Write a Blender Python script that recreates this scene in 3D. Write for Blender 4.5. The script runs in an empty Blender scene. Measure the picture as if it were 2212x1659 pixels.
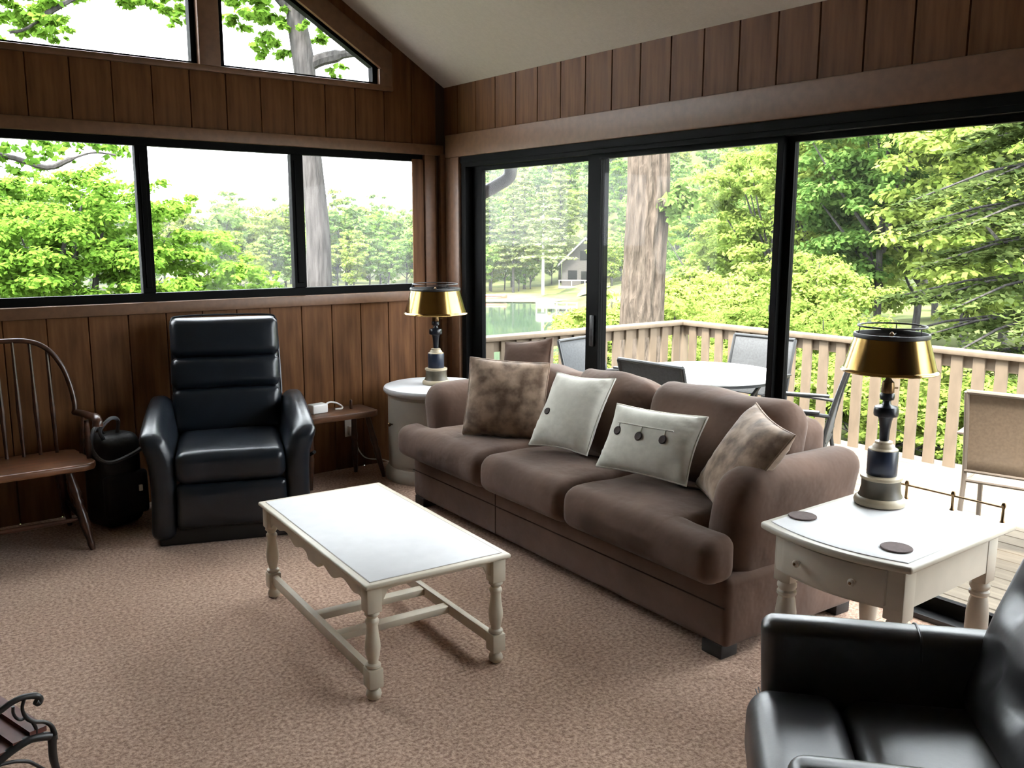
import bpy, bmesh, math, random
import numpy as np
from mathutils import Vector, Matrix

# ------------------------------------------------------------------ camera
W, H, F = 2212.0, 1659.0, 1931.27
CAM = np.array([-3.4546, -5.3112, 1.5639])
YAW, PIT, ROL = math.radians(52.7166), math.radians(-9.6037), math.radians(0.1395)
fw = np.array([math.cos(PIT) * math.cos(YAW), math.cos(PIT) * math.sin(YAW), math.sin(PIT)])
r0 = np.array([math.sin(YAW), -math.cos(YAW), 0.0])
u0 = np.cross(r0, fw)
rt = r0 * math.cos(ROL) + u0 * math.sin(ROL)
up = np.cross(rt, fw)
sc = bpy.context.scene
col = sc.collection
cd = bpy.data.cameras.new('camera')
cam = bpy.data.objects.new('camera', cd)
col.objects.link(cam)
cd.sensor_width = 36.0
cd.lens = F / W * 36.0
cd.clip_end = 2000
cam.matrix_world = Matrix([[rt[0], up[0], -fw[0], CAM[0]], [rt[1], up[1], -fw[1], CAM[1]],
                           [rt[2], up[2], -fw[2], CAM[2]], [0, 0, 0, 1]])
sc.camera = cam

# ------------------------------------------------------------------ light
world = bpy.data.worlds.new('sky')
sc.world = world
world.use_nodes = True
bg = world.node_tree.nodes['Background']
bg.inputs['Color'].default_value = (0.90, 0.96, 1.0, 1)
bg.inputs['Strength'].default_value = 1.0
sd = bpy.data.lights.new('sun', 'SUN')
sd.energy = 2.0
sd.angle = math.radians(14)
sd.color = (1.0, 0.95, 0.86)
sun = bpy.data.objects.new('sun', sd)
col.objects.link(sun)
_el, _az = math.radians(62), math.radians(205)      # high hazy sun, behind the house
sun.rotation_euler = Vector((math.cos(_el) * math.cos(_az), math.cos(_el) * math.sin(_az), math.sin(_el))).to_track_quat('Z', 'Y').to_euler()
sc.view_settings.view_transform = 'Standard'
sc.view_settings.look = 'None'
sc.view_settings.gamma = 1.0
sc.view_settings.use_curve_mapping = False
sc.view_settings.exposure = 3.8
sc.cycles.diffuse_bounces = 6
sc.cycles.max_bounces = 14

R = math.radians
rng = random.Random(7)


def ray(px, py):
    d = fw + rt * (px - W / 2) / F + up * (H / 2 - py) / F
    return d


def at(px, py, ax, val):
    """point where the sight line of a pixel meets the plane axis = val"""
    d = ray(px, py)
    t = (val - CAM[ax]) / d[ax]
    return CAM + t * d


def along(px, py, dist):
    """point on the sight line of a pixel, dist metres away horizontally"""
    d = ray(px, py)
    return CAM + d * (dist / math.hypot(d[0], d[1]))


# ------------------------------------------------------------------ materials
def newmat(name):
    m = bpy.data.materials.new(name)
    m.use_nodes = True
    nt = m.node_tree
    return m, nt, nt.nodes['Principled BSDF']


def M(name, c, rough=0.5, metal=0.0, var=0.12, scale=6.0, stretch=(1, 1, 1), bump=0.0, bscale=None,
      c2=None, spec=0.5, sheen=0.0, coat=0.0, detail=4.0, lo=0.35, hi=0.65, bdist=0.01):
    m, nt, b = newmat(name)
    b.inputs['Roughness'].default_value = rough
    b.inputs['Metallic'].default_value = metal
    b.inputs['Specular IOR Level'].default_value = spec
    b.inputs['Sheen Weight'].default_value = sheen
    b.inputs['Coat Weight'].default_value = coat
    b.inputs['Coat Roughness'].default_value = 0.15
    tc = nt.nodes.new('ShaderNodeTexCoord')
    mp = nt.nodes.new('ShaderNodeMapping')
    mp.inputs['Scale'].default_value = stretch
    nt.links.new(tc.outputs['Object'], mp.inputs['Vector'])
    ns = nt.nodes.new('ShaderNodeTexNoise')
    ns.inputs['Scale'].default_value = scale
    ns.inputs['Detail'].default_value = detail
    nt.links.new(mp.outputs[0], ns.inputs['Vector'])
    rp = nt.nodes.new('ShaderNodeValToRGB')
    rp.color_ramp.elements[0].position = lo
    rp.color_ramp.elements[1].position = hi
    ca = tuple(x * (1 - var) for x in c)
    cb = tuple(min(1, x * (1 + var)) for x in (c2 or c))
    rp.color_ramp.elements[0].color = (*ca, 1)
    rp.color_ramp.elements[1].color = (*cb, 1)
    nt.links.new(ns.outputs[0], rp.inputs[0])
    nt.links.new(rp.outputs[0], b.inputs['Base Color'])
    if bump:
        n2 = nt.nodes.new('ShaderNodeTexNoise')
        n2.inputs['Scale'].default_value = bscale or scale
        n2.inputs['Detail'].default_value = 3
        nt.links.new(mp.outputs[0], n2.inputs['Vector'])
        bp = nt.nodes.new('ShaderNodeBump')
        bp.inputs['Strength'].default_value = bump
        bp.inputs['Distance'].default_value = bdist
        nt.links.new(n2.outputs[0], bp.inputs['Height'])
        nt.links.new(bp.outputs[0], b.inputs['Normal'])
    return m


def glass_mat(name, tint=(1, 1, 1)):
    m = bpy.data.materials.new(name)
    m.use_nodes = True
    nt = m.node_tree
    nt.nodes.clear()
    out = nt.nodes.new('ShaderNodeOutputMaterial')
    mx = nt.nodes.new('ShaderNodeMixShader')
    tr = nt.nodes.new('ShaderNodeBsdfTransparent')
    tr.inputs[0].default_value = (*tint, 1)
    gl = nt.nodes.new('ShaderNodeBsdfGlossy')
    gl.inputs['Roughness'].default_value = 0.02
    lw = nt.nodes.new('ShaderNodeLayerWeight')
    lw.inputs[0].default_value = 0.5
    pw = nt.nodes.new('ShaderNodeMath')
    pw.operation = 'POWER'
    pw.inputs[1].default_value = 5.0
    ma = nt.nodes.new('ShaderNodeMath')
    ma.operation = 'MULTIPLY_ADD'
    ma.inputs[1].default_value = 0.6
    ma.inputs[2].default_value = 0.004
    nt.links.new(lw.outputs['Facing'], pw.inputs[0])
    nt.links.new(pw.outputs[0], ma.inputs[0])
    nt.links.new(ma.outputs[0], mx.inputs[0])
    nt.links.new(tr.outputs[0], mx.inputs[1])
    nt.links.new(gl.outputs[0], mx.inputs[2])
    nt.links.new(mx.outputs[0], out.inputs[0])
    return m


def leaf_mat(name, ca, cb, trans=0.35):
    m = bpy.data.materials.new(name)
    m.use_nodes = True
    nt = m.node_tree
    nt.nodes.clear()
    out = nt.nodes.new('ShaderNodeOutputMaterial')
    geo = nt.nodes.new('ShaderNodeNewGeometry')
    oi = nt.nodes.new('ShaderNodeObjectInfo')
    ad = nt.nodes.new('ShaderNodeMath')
    ad.operation = 'MULTIPLY_ADD'
    ad.inputs[1].default_value = 0.55
    nt.links.new(geo.outputs['Random Per Island'], ad.inputs[0])
    m2 = nt.nodes.new('ShaderNodeMath')
    m2.operation = 'MULTIPLY'
    m2.inputs[1].default_value = 0.45
    nt.links.new(oi.outputs['Random'], m2.inputs[0])
    nt.links.new(m2.outputs[0], ad.inputs[2])
    rp = nt.nodes.new('ShaderNodeValToRGB')
    rp.color_ramp.elements[0].color = (*ca, 1)
    rp.color_ramp.elements[1].color = (*cb, 1)
    nt.links.new(ad.outputs[0], rp.inputs[0])
    df = nt.nodes.new('ShaderNodeBsdfDiffuse')
    tl = nt.nodes.new('ShaderNodeBsdfTranslucent')
    mx = nt.nodes.new('ShaderNodeMixShader')
    mx.inputs[0].default_value = trans
    nt.links.new(rp.outputs[0], df.inputs[0])
    nt.links.new(rp.outputs[0], tl.inputs[0])
    nt.links.new(df.outputs[0], mx.inputs[1])
    nt.links.new(tl.outputs[0], mx.inputs[2])
    nt.links.new(mx.outputs[0], out.inputs[0])
    return m


MT = {}
MT['panel'] = M('panel_wood', (0.100, 0.041, 0.0150), 0.5, var=0.22, scale=3.2, stretch=(7, 7, 0.7), bump=0.06, bscale=9, c2=(0.125, 0.055, 0.021), detail=8, spec=0.12)
MT['backing'] = M('panel_backing', (0.05, 0.024, 0.012), 0.6, stretch=(6, 6, 1))
MT['trim'] = M('trim_wood', (0.145, 0.070, 0.034), 0.5, var=0.12, scale=9, stretch=(3, 3, 3), bump=0.05, detail=7)
MT['ceiling'] = M('ceiling_paint', (0.52, 0.455, 0.385), 0.9, var=0.03, scale=40, bump=0.15, bscale=120, spec=0.2)
MT['plaster'] = M('rear_wall_wood', (0.07, 0.036, 0.02), 0.6, var=0.2, scale=3, stretch=(6, 6, 0.6))
MT['frame'] = M('dark_bronze_aluminium', (0.003, 0.003, 0.003), 0.55, var=0.1, spec=0.05)
MT['glass'] = glass_mat('window_glass')
MT['white'] = M('white_paint', (0.63, 0.63, 0.635), 0.5, var=0.03, scale=14, spec=0.5)
MT['cream'] = M('cream_paint', (0.56, 0.50, 0.39), 0.42, var=0.06, scale=9, bump=0.03, bscale=30)
MT['greige'] = M('greige_paint', (0.42, 0.385, 0.32), 0.42, var=0.05, scale=9, bump=0.03, bscale=30)
MT['line'] = M('darker_groove', (0.30, 0.26, 0.21), 0.6)  # darker line around the coffee table's top panel
MT['sofa'] = M('brown_microfibre', (0.116, 0.072, 0.053), 0.95, var=0.16, scale=5, sheen=0.12, bump=0.35, bscale=7, spec=0.15, detail=6, bdist=0.03)
MT['sofaseam'] = M('sofa_seam', (0.05, 0.032, 0.025), 0.95, spec=0.1)
MT['blackfoot'] = M('black_plastic', (0.012, 0.011, 0.011), 0.6)
MT['leather'] = M('black_leather', (0.012, 0.013, 0.015), 0.36, var=0.15, scale=20, bump=0.10, bscale=60, spec=1.0, bdist=0.003)
MT['navy'] = M('navy_black_leather', (0.009, 0.012, 0.017), 0.30, var=0.15, scale=14, bump=0.14, bscale=50, spec=0.45, bdist=0.004)
MT['dkwood'] = M('dark_oak', (0.052, 0.021, 0.0115), 0.3, var=0.3, scale=4, stretch=(2, 8, 8), spec=0.5, detail=6)
MT['midwood'] = M('walnut_stain', (0.11, 0.05, 0.025), 0.35, var=0.3, scale=5, stretch=(2, 8, 8), detail=6)
MT['orangewood'] = M('orange_pine', (0.42, 0.15, 0.06), 0.45, var=0.2, scale=5, stretch=(8, 8, 1))
MT['brass'] = M('aged_brass', (0.31, 0.19, 0.062), 0.17, metal=1.0, var=0.1, scale=7)
MT['dkbrass'] = M('dark_brass', (0.16, 0.10, 0.05), 0.35, metal=1.0)
MT['blue'] = M('navy_lacquer', (0.010, 0.017, 0.036), 0.35, var=0.1)
MT['blueblack'] = M('blue_black_lacquer', (0.007, 0.009, 0.014), 0.3, var=0.1)
MT['ivory'] = M('ivory_lacquer', (0.42, 0.35, 0.24), 0.4, var=0.08)
MT['olive'] = M('olive_grey_lacquer', (0.07, 0.058, 0.038), 0.45, var=0.2, scale=18)
MT['blackmetal'] = M('black_iron', (0.010, 0.010, 0.011), 0.42, var=0.1, spec=0.5)
MT['coaster'] = M('brown_felt', (0.085, 0.055, 0.05), 0.85, var=0.15, scale=60)
MT['tanfab'] = M('mottled_tan_fabric', (0.15, 0.095, 0.062), 0.9, var=0.22, scale=16, c2=(0.29, 0.205, 0.145), sheen=0.3, bump=0.1, bscale=18, spec=0.15, detail=5, bdist=0.02)
MT['linen'] = M('cream_linen', (0.56, 0.54, 0.47), 0.9, var=0.05, scale=30, sheen=0.2, bump=0.12, bscale=14, spec=0.15, bdist=0.02)
MT['button'] = M('brown_button', (0.035, 0.017, 0.012), 0.6, spec=0.2)
MT['slat'] = M('red_brown_slat', (0.13, 0.05, 0.04), 0.55, var=0.25, scale=6, stretch=(2, 2, 2), spec=0.3)
MT['litwood'] = M('lit_oak_seat', (0.15, 0.06, 0.026), 0.3, var=0.3, scale=4, stretch=(2, 8, 8), detail=6)  # oak lightened so the light on the settee seat is in its colour
MT['plug'] = M('white_plastic', (0.75, 0.74, 0.71), 0.35, var=0.02)
MT['bag'] = M('black_nylon', (0.010, 0.010, 0.012), 0.55, bump=0.2, bscale=40)
MT['strap'] = M('grey_webbing', (0.05, 0.05, 0.055), 0.6)
MT['deck'] = M('weathered_deck_wood', (0.125, 0.102, 0.075), 0.8, var=0.18, scale=5, stretch=(8, 0.7, 8), detail=6, spec=0.2)
MT['rail'] = M('beige_stained_rail', (0.115, 0.088, 0.062), 0.75, var=0.1, scale=5, stretch=(3, 3, 1), spec=0.2)
MT['grysling'] = M('grey_mesh_sling', (0.038, 0.040, 0.042), 0.8, var=0.15, scale=70)
MT['tansling'] = M('tan_mesh_sling', (0.15, 0.108, 0.072), 0.8, var=0.1, scale=70)
MT['dkmetal'] = M('dark_patio_metal', (0.012, 0.013, 0.014), 0.4)
MT['tanmetal'] = M('taupe_patio_metal', (0.15, 0.12, 0.095), 0.45)
MT['patiotop'] = M('white_patio_top', (0.78, 0.78, 0.76), 0.3, var=0.02)
MT['pipe'] = M('grey_painted_metal', (0.035, 0.031, 0.03), 0.5)
MT['bark'] = M('oak_bark', (0.070, 0.056, 0.045), 0.95, var=0.35, scale=7, stretch=(3, 3, 0.6), bump=0.9, bscale=7, spec=0.1, detail=6, bdist=0.05)
MT['barkgrey'] = M('grey_bark', (0.052, 0.048, 0.047), 0.95, var=0.3, scale=6, stretch=(3, 3, 0.5), bump=0.8, bscale=7, spec=0.1, detail=6, bdist=0.04)
MT['birch'] = M('birch_bark', (0.5, 0.48, 0.43), 0.9, var=0.2, scale=3)
MT['leafA'] = leaf_mat('maple_leaf', (0.052, 0.130, 0.017), (0.175, 0.300, 0.042), 0.5)
MT['leafB'] = leaf_mat('yellow_green_leaf', (0.105, 0.170, 0.030), (0.320, 0.390, 0.095), 0.5)
MT['leafC'] = leaf_mat('mid_green_leaf', (0.070, 0.145, 0.032), (0.200, 0.295, 0.080), 0.5)
MT['leafD'] = leaf_mat('hemlock_needles', (0.055, 0.085, 0.028), (0.150, 0.185, 0.058), 0.4)
MT['leafE'] = leaf_mat('pine_needles', (0.120, 0.165, 0.060), (0.250, 0.295, 0.115), 0.4)
MT['ground'] = M('forest_floor', (0.05, 0.065, 0.02), 0.95, var=0.4, scale=0.25, c2=(0.07, 0.08, 0.03), spec=0.1)
MT['grass'] = M('shore_grass', (0.16, 0.16, 0.055), 0.95, var=0.25, scale=0.3, spec=0.1)
MT['cabin'] = M('weathered_siding', (0.045, 0.040, 0.036), 0.85, var=0.2, scale=2, stretch=(1, 1, 12))
MT['cabinroof'] = M('grey_shingles', (0.10, 0.095, 0.095), 0.85, var=0.2, scale=4)
MT['dockwood'] = M('pale_dock_wood', (0.48, 0.45, 0.42), 0.8, var=0.15, scale=2)
MT['redpaint'] = M('red_hull_paint', (0.45, 0.08, 0.05), 0.5)
MT['rock'] = M('grey_rock', (0.27, 0.25, 0.24), 0.9, var=0.3, scale=2, bump=0.6)
MT['lampin'] = M('black_shade_lining', (0.012, 0.011, 0.011), 0.5)
MT['ext'] = M('exterior_siding', (0.13, 0.09, 0.06), 0.8)


def carpet_mat():
    m, nt, b = newmat('berber_carpet')
    b.inputs['Roughness'].default_value = 1.0
    b.inputs['Specular IOR Level'].default_value = 0.1
    b.inputs['Sheen Weight'].default_value = 0.15
    tc = nt.nodes.new('ShaderNodeTexCoord')
    ns = nt.nodes.new('ShaderNodeTexNoise')
    ns.inputs['Scale'].default_value = 70
    ns.inputs['Detail'].default_value = 4
    ns.inputs['Roughness'].default_value = 0.72
    big = nt.nodes.new('ShaderNodeTexNoise')
    big.inputs['Scale'].default_value = 1.1
    nt.links.new(tc.outputs['Object'], ns.inputs['Vector'])
    nt.links.new(tc.outputs['Object'], big.inputs['Vector'])
    rp = nt.nodes.new('ShaderNodeValToRGB')
    e = rp.color_ramp.elements
    e[0].position, e[0].color = 0.38, (0.235, 0.138, 0.098, 1)
    e[1].position, e[1].color = 0.62, (0.57, 0.400, 0.295, 1)
    nt.links.new(ns.outputs[0], rp.inputs[0])
    mx = nt.nodes.new('ShaderNodeMixRGB')
    mx.blend_type = 'MULTIPLY'
    mx.inputs[0].default_value = 1
    r2 = nt.nodes.new('ShaderNodeValToRGB')
    r2.color_ramp.elements[0].position, r2.color_ramp.elements[0].color = 0.35, (0.90, 0.87, 0.85, 1)
    r2.color_ramp.elements[1].position, r2.color_ramp.elements[1].color = 0.65, (1, 1, 1, 1)
    nt.links.new(big.outputs[0], r2.inputs[0])
    nt.links.new(rp.outputs[0], mx.inputs[1])
    nt.links.new(r2.outputs[0], mx.inputs[2])
    nt.links.new(mx.outputs[0], b.inputs['Base Color'])
    bp = nt.nodes.new('ShaderNodeBump')
    bp.inputs['Strength'].default_value = 0.7
    bp.inputs['Distance'].default_value = 0.008
    nt.links.new(ns.outputs[0], bp.inputs['Height'])
    nt.links.new(bp.outputs[0], b.inputs['Normal'])
    return m


MT['carpet'] = carpet_mat()


def water_mat():
    m, nt, b = newmat('lake_water')
    b.inputs['Base Color'].default_value = (0.035, 0.055, 0.035, 1)
    b.inputs['Roughness'].default_value = 0.06
    tc = nt.nodes.new('ShaderNodeTexCoord')
    ns = nt.nodes.new('ShaderNodeTexNoise')
    ns.inputs['Scale'].default_value = 0.5
    nt.links.new(tc.outputs['Object'], ns.inputs['Vector'])
    bp = nt.nodes.new('ShaderNodeBump')
    bp.inputs['Strength'].default_value = 0.06
    nt.links.new(ns.outputs[0], bp.inputs['Height'])
    nt.links.new(bp.outputs[0], b.inputs['Normal'])
    return m


MT['water'] = water_mat()


# ------------------------------------------------------------------ mesh builder
class MB:
    def __init__(s):
        s.v = []
        s.f = []

    def add(s, vs, fs):
        o = len(s.v)
        s.v += [tuple(map(float, x)) for x in vs]
        s.f += [tuple(i + o for i in f) for f in fs]
        return s

    def box(s, x0, x1, y0, y1, z0, z1):
        vs = [(x, y, z) for x in (x0, x1) for y in (y0, y1) for z in (z0, z1)]
        return s.add(vs, [(0, 1, 3, 2), (4, 6, 7, 5), (0, 4, 5, 1), (2, 3, 7, 6), (0, 2, 6, 4), (1, 5, 7, 3)])

    def bbox(s, x0, x1, y0, y1, z0, z1, b=0.006, seg=2):
        bm = bmesh.new()
        bmesh.ops.create_cube(bm, size=1)
        for v in bm.verts:
            v.co = Vector(((x0 + x1) / 2 + v.co.x * (x1 - x0), (y0 + y1) / 2 + v.co.y * (y1 - y0), (z0 + z1) / 2 + v.co.z * (z1 - z0)))
        bmesh.ops.bevel(bm, geom=bm.edges[:], offset=b, segments=seg, affect='EDGES', profile=0.5)
        s.bm(bm)
        return s

    def bm(s, bm):
        bm.verts.index_update()
        s.add([v.co[:] for v in bm.verts], [[v.index for v in f.verts] for f in bm.faces])
        bm.free()

    def prism(s, poly, ax, a0, a1):
        """poly: 2-D points in the plane of the two other axes, extruded along axis ax"""
        n = len(poly)
        vs = []
        for a in (a0, a1):
            for p in poly:
                q = list(p)
                q.insert(ax, a)
                vs.append(q)
        fs = [tuple(range(n))[::-1], tuple(range(n, 2 * n))] + [(i, (i + 1) % n, n + (i + 1) % n, n + i) for i in range(n)]
        return s.add(vs, fs)

    def bprism(s, poly, ax, a0, a1, b=0.006, seg=2):
        t = MB().prism(poly, ax, a0, a1)
        bm = bmesh.new()
        vs = [bm.verts.new(v) for v in t.v]
        for f in t.f:
            bm.faces.new([vs[i] for i in f])
        bmesh.ops.recalc_face_normals(bm, faces=bm.faces[:])
        ed = [e for e in bm.edges if len(e.link_faces) == 2 and e.calc_face_angle(0) > 0.6]
        bmesh.ops.bevel(bm, geom=ed, offset=b, segments=seg, affect='EDGES', profile=0.5)
        s.bm(bm)
        return s

    def lathe(s, prof, seg=28, c=(0, 0, 0)):
        n = len(prof)
        vs = []
        for (r, z) in prof:
            for k in range(seg):
                a = 2 * math.pi * k / seg
                vs.append((c[0] + r * math.cos(a), c[1] + r * math.sin(a), c[2] + z))
        fs = []
        for i in range(n - 1):
            for k in range(seg):
                fs.append((i * seg + k, i * seg + (k + 1) % seg, (i + 1) * seg + (k + 1) % seg, (i + 1) * seg + k))
        if prof[0][0] > 1e-5:
            fs.append(tuple(range(seg))[::-1])
        if prof[-1][0] > 1e-5:
            fs.append(tuple(range((n - 1) * seg, n * seg)))
        return s.add(vs, fs)

    def tube(s, pts, r, seg=8, cap=True, flat=None):
        pts = [np.array(p, float) for p in pts]
        n = len(pts)
        rs = r if isinstance(r, (list, tuple)) else [r] * n
        t0 = pts[1] - pts[0]
        t0 /= np.linalg.norm(t0)
        ref = np.array([0, 0, 1.0]) if abs(t0[2]) < 0.9 else np.array([1.0, 0, 0])
        a = np.cross(ref, t0)
        a /= np.linalg.norm(a)
        vs = []
        for i, p in enumerate(pts):
            t = pts[min(i + 1, n - 1)] - pts[max(i - 1, 0)]
            t /= np.linalg.norm(t)
            a = a - t * (a @ t)
            a /= np.linalg.norm(a)
            b = np.cross(t, a)
            for k in range(seg):
                w = 2 * math.pi * k / seg
                vs.append(p + rs[i] * (math.cos(w) * a + math.sin(w) * b))
        fs = []
        for i in range(n - 1):
            for k in range(seg):
                fs.append((i * seg + k, i * seg + (k + 1) % seg, (i + 1) * seg + (k + 1) % seg, (i + 1) * seg + k))
        if cap:
            fs.append(tuple(range(seg))[::-1])
            fs.append(tuple(range((n - 1) * seg, n * seg)))
        return s.add(vs, fs)

    def rbox(s, x0, x1, y0, y1, z0, z1, r, mid=(6, 6, 4), fn=None):
        """rounded box with a grid fine enough to be deformed by fn(points)"""
        hx, hy, hz = (x1 - x0) / 2, (y1 - y0) / 2, (z1 - z0) / 2
        c = np.array([(x0 + x1) / 2, (y0 + y1) / 2, (z0 + z1) / 2])
        hs = (hx, hy, hz)
        ls = []
        for h, m in zip(hs, mid):
            rr = min(r, h * 0.999)
            arc = [-h + rr * (1 - math.tan(a)) for a in (math.pi / 4, math.pi / 6.2, math.pi / 12)]
            ls.append(np.array(arc + list(np.linspace(-h + rr, h - rr, m + 1)) + [-x for x in arc[::-1]]))
        vid = {}
        vs = []
        fs = []

        def V(i, j, k):
            key = (i, j, k)
            if key not in vid:
                p = np.array([ls[0][i], ls[1][j], ls[2][k]])
                q = np.array([max(-h + min(r, h * .999), min(h - min(r, h * .999), x)) for x, h in zip(p, hs)])
                d = p - q
                ln = np.linalg.norm(d)
                if ln > 1e-9:
                    rr = np.array([min(r, h * .999) for h in hs])
                    p = q + rr * d / ln
                vid[key] = len(vs)
                vs.append(p)
            return vid[key]
        n = [len(l) for l in ls]
        for i in range(n[0] - 1):
            for j in range(n[1] - 1):
                fs.append((V(i, j, 0), V(i, j + 1, 0), V(i + 1, j + 1, 0), V(i + 1, j, 0)))
                k = n[2] - 1
                fs.append((V(i, j, k), V(i + 1, j, k), V(i + 1, j + 1, k), V(i, j + 1, k)))
        for i in range(n[0] - 1):
            for k in range(n[2] - 1):
                fs.append((V(i, 0, k), V(i + 1, 0, k), V(i + 1, 0, k + 1), V(i, 0, k + 1)))
                j = n[1] - 1
                fs.append((V(i, j, k), V(i, j, k + 1), V(i + 1, j, k + 1), V(i + 1, j, k)))
        for j in range(n[1] - 1):
            for k in range(n[2] - 1):
                fs.append((V(0, j, k), V(0, j, k + 1), V(0, j + 1, k + 1), V(0, j + 1, k)))
                i = n[0] - 1
                fs.append((V(i, j, k), V(i, j + 1, k), V(i, j + 1, k + 1), V(i, j, k + 1)))
        P = np.array(vs)
        if fn:
            P = fn(P, np.array(hs)) + c
        else:
            P = P + c
        return s.add(P, fs)

    def map(s, fn):
        s.v = [tuple(fn(np.array(p))) for p in s.v]
        return s

    def mesh(s, name, smooth=True, ang=40):
        me = bpy.data.meshes.new(name)
        me.from_pydata(s.v, [], s.f)
        me.update()
        bm = bmesh.new()
        bm.from_mesh(me)
        bmesh.ops.recalc_face_normals(bm, faces=bm.faces[:])
        bm.to_mesh(me)
        bm.free()
        if smooth:
            me.shade_smooth()
            me.set_sharp_from_angle(angle=R(ang))
        return me

    def build(s, name, mat, parent=None, smooth=True, ang=40):
        return obj(name, s.mesh(name, smooth, ang), mat, parent)


def obj(name, me, mat, parent=None):
    o = bpy.data.objects.new(name, me)
    col.objects.link(o)
    if mat and not me.materials:
        me.materials.append(MT[mat] if isinstance(mat, str) else mat)
    if parent:
        o.parent = parent
    return o


def tag(o, label=None, cat=None, group=None, kind=None):
    if label:
        o['label'] = label
    if cat:
        o['category'] = cat
    if group:
        o['group'] = group
    if kind:
        o['kind'] = kind
    return o


def thing(name, label, cat, loc=(0, 0, 0), rz=0.0, group=None, kind=None):
    o = bpy.data.objects.new(name, None)
    o.empty_display_size = 0.1
    col.objects.link(o)
    o.location = loc
    o.rotation_euler = (0, 0, rz)
    return tag(o, label, cat, group, kind)


def copy_tree(o, parent=None):
    c = o.copy()
    col.objects.link(c)
    c.parent = parent
    for ch in list(o.children):
        copy_tree(ch, c)
    return c


def catmull(pts, n=6):
    P = [np.array(p, float) for p in pts]
    P = [2 * P[0] - P[1]] + P + [2 * P[-1] - P[-2]]
    out = []
    for i in range(1, len(P) - 2):
        for k in range(n):
            t = k / n
            a, b, c, d = P[i - 1], P[i], P[i + 1], P[i + 2]
            out.append(0.5 * (2 * b + (c - a) * t + (2 * a - 5 * b + 4 * c - d) * t * t + (3 * b - a - 3 * c + d) * t ** 3))
    out.append(P[-2])
    return out


def wob(P, amp, fr, seed=0.0):
    """soft lumps for cloth and leather"""
    x, y, z = P[:, 0], P[:, 1], P[:, 2]
    return amp * (np.sin(fr * x + 1.3 * seed + 2.1 * np.sin(fr * .6 * y + seed)) * np.cos(fr * .8 * z + seed * 2.7 + np.sin(fr * .7 * x)) +
                  0.5 * np.sin(fr * 2.1 * y + seed * 3.1 + fr * 1.3 * z))


# =================================================================== THE ROOM
ZC, SL = 2.53, 0.610          # eave height at the door wall, ceiling slope
XR = -3.05                    # ridge
XW, YB = -6.3, -8.2           # far side walls (behind the camera)


def ceil_z(x):
    return ZC + SL * (-x if x > XR else (x - 2 * XR))


fl = MB().box(XW, 0.0, YB, 0.0, -0.06, 0.0).build('floor', 'carpet', smooth=False)
tag(fl, 'beige brown berber carpet covering the room floor', 'floor', kind='structure')

cl = MB()
th = 0.10
cl.prism([(0.0, ZC), (XR, ceil_z(XR)), (2 * XR, ZC), (2 * XR, ZC + th), (XR, ceil_z(XR) + th), (0.0, ZC + th)], 1, YB, 0.0)
ce = cl.build('ceiling', 'ceiling', smooth=False)
tag(ce, 'cream painted sloping ceiling', 'ceiling', kind='structure')

# --- left (gable) wall, plane y = 0
GX = [-0.2545 - 0.2085 * k for k in range(-1, 20)]
GX[0] = -0.066
WX0, WX1 = -3.02, -0.168       # long window opening
WZ0, WZ1 = 1.17, 2.085
TZ0, TZ1 = 1.105, 2.15         # outer edges of its wood trim
GB = 2.475                     # lower edge of gable-window trim
wl = thing('wall_left', 'dark stained plank gable wall with a long window band', 'wall', kind='structure')
b = MB()
b.box(-6.3, 0.0, 0.012, 0.13, 0, WZ0)
b.box(-6.3, WX0, 0.012, 0.13, WZ0, WZ1)
b.box(WX1, 0.12, 0.012, 0.13, WZ0, WZ1)
b.box(-6.3, 0.12, 0.012, 0.13, WZ1, 2.50)


def gslope(x):
    return 2.335 + 0.595 * (-x)


b.prism([(0.12, 2.50), (-0.50, 2.50), (-0.50, gslope(-0.50)), (XR, gslope(XR)), (XR, ceil_z(XR) + 0.05), (0.0, ZC + 0.05), (0.12, ZC - .02)], 1, 0.012, 0.13)
b.prism([(-6.3, 2.50), (XR, 2.50), (XR, ceil_z(XR) + 0.05), (-6.1, ZC + 0.05), (-6.3, ZC - .02)], 1, 0.012, 0.13)
b.box(-1.66, -1.53, 0.012, 0.13, 2.5, gslope(-1.6) + .05)
b.build('wall_backing', 'backing', wl, smooth=False)


def plank_mesh(w, zlo, zhi0, zhi1, lo1=None):
    """upright V-edged board: local x 0..w, front face at y = 0"""
    g, d, t = 0.0045, 0.0055, 0.014
    prof = [(0.0007, t), (0.0007, d), (g, 0), (w - g, 0), (w - 0.0007, d), (w - 0.0007, t)]
    n = len(prof)
    vs = [(x, y, zlo) for x, y in prof] + [(x, y, zhi0 + (zhi1 - zhi0) * x / w) for x, y in prof]
    fs = [tuple(range(n)), tuple(range(n, 2 * n))[::-1]] + [(i, (i + 1) % n, n + (i + 1) % n, n + i) for i in range(n)]
    return MB().add(vs, fs)


for i in range(len(GX) - 1):
    x1, x0 = GX[i], GX[i + 1]
    if x1 < -5.4:
        break
    w = x1 - x0
    segs = []
    if x0 < -3.0:
        segs.append((0.0, ceil_z(x0), ceil_z(x1)) if x1 < -3.1 else (0.0, TZ0, TZ0))
    elif x1 > -0.07:
        segs += [(0.0, 2.05, 2.05)]
        segs += [(TZ1, ceil_z(x0), ceil_z(x1))]
    else:
        segs.append((0.0, TZ0, TZ0))
        if x0 > -0.47:
            segs.append((TZ1, ceil_z(x0), ceil_z(x1)))
        else:
            segs.append((TZ1, GB, GB))
    for (lo, h0, h1) in segs:
        o = plank_mesh(w, lo, h0, h1).build('plank', 'panel', wl, smooth=False)
        o.location = (x0, 0, 0)
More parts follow.
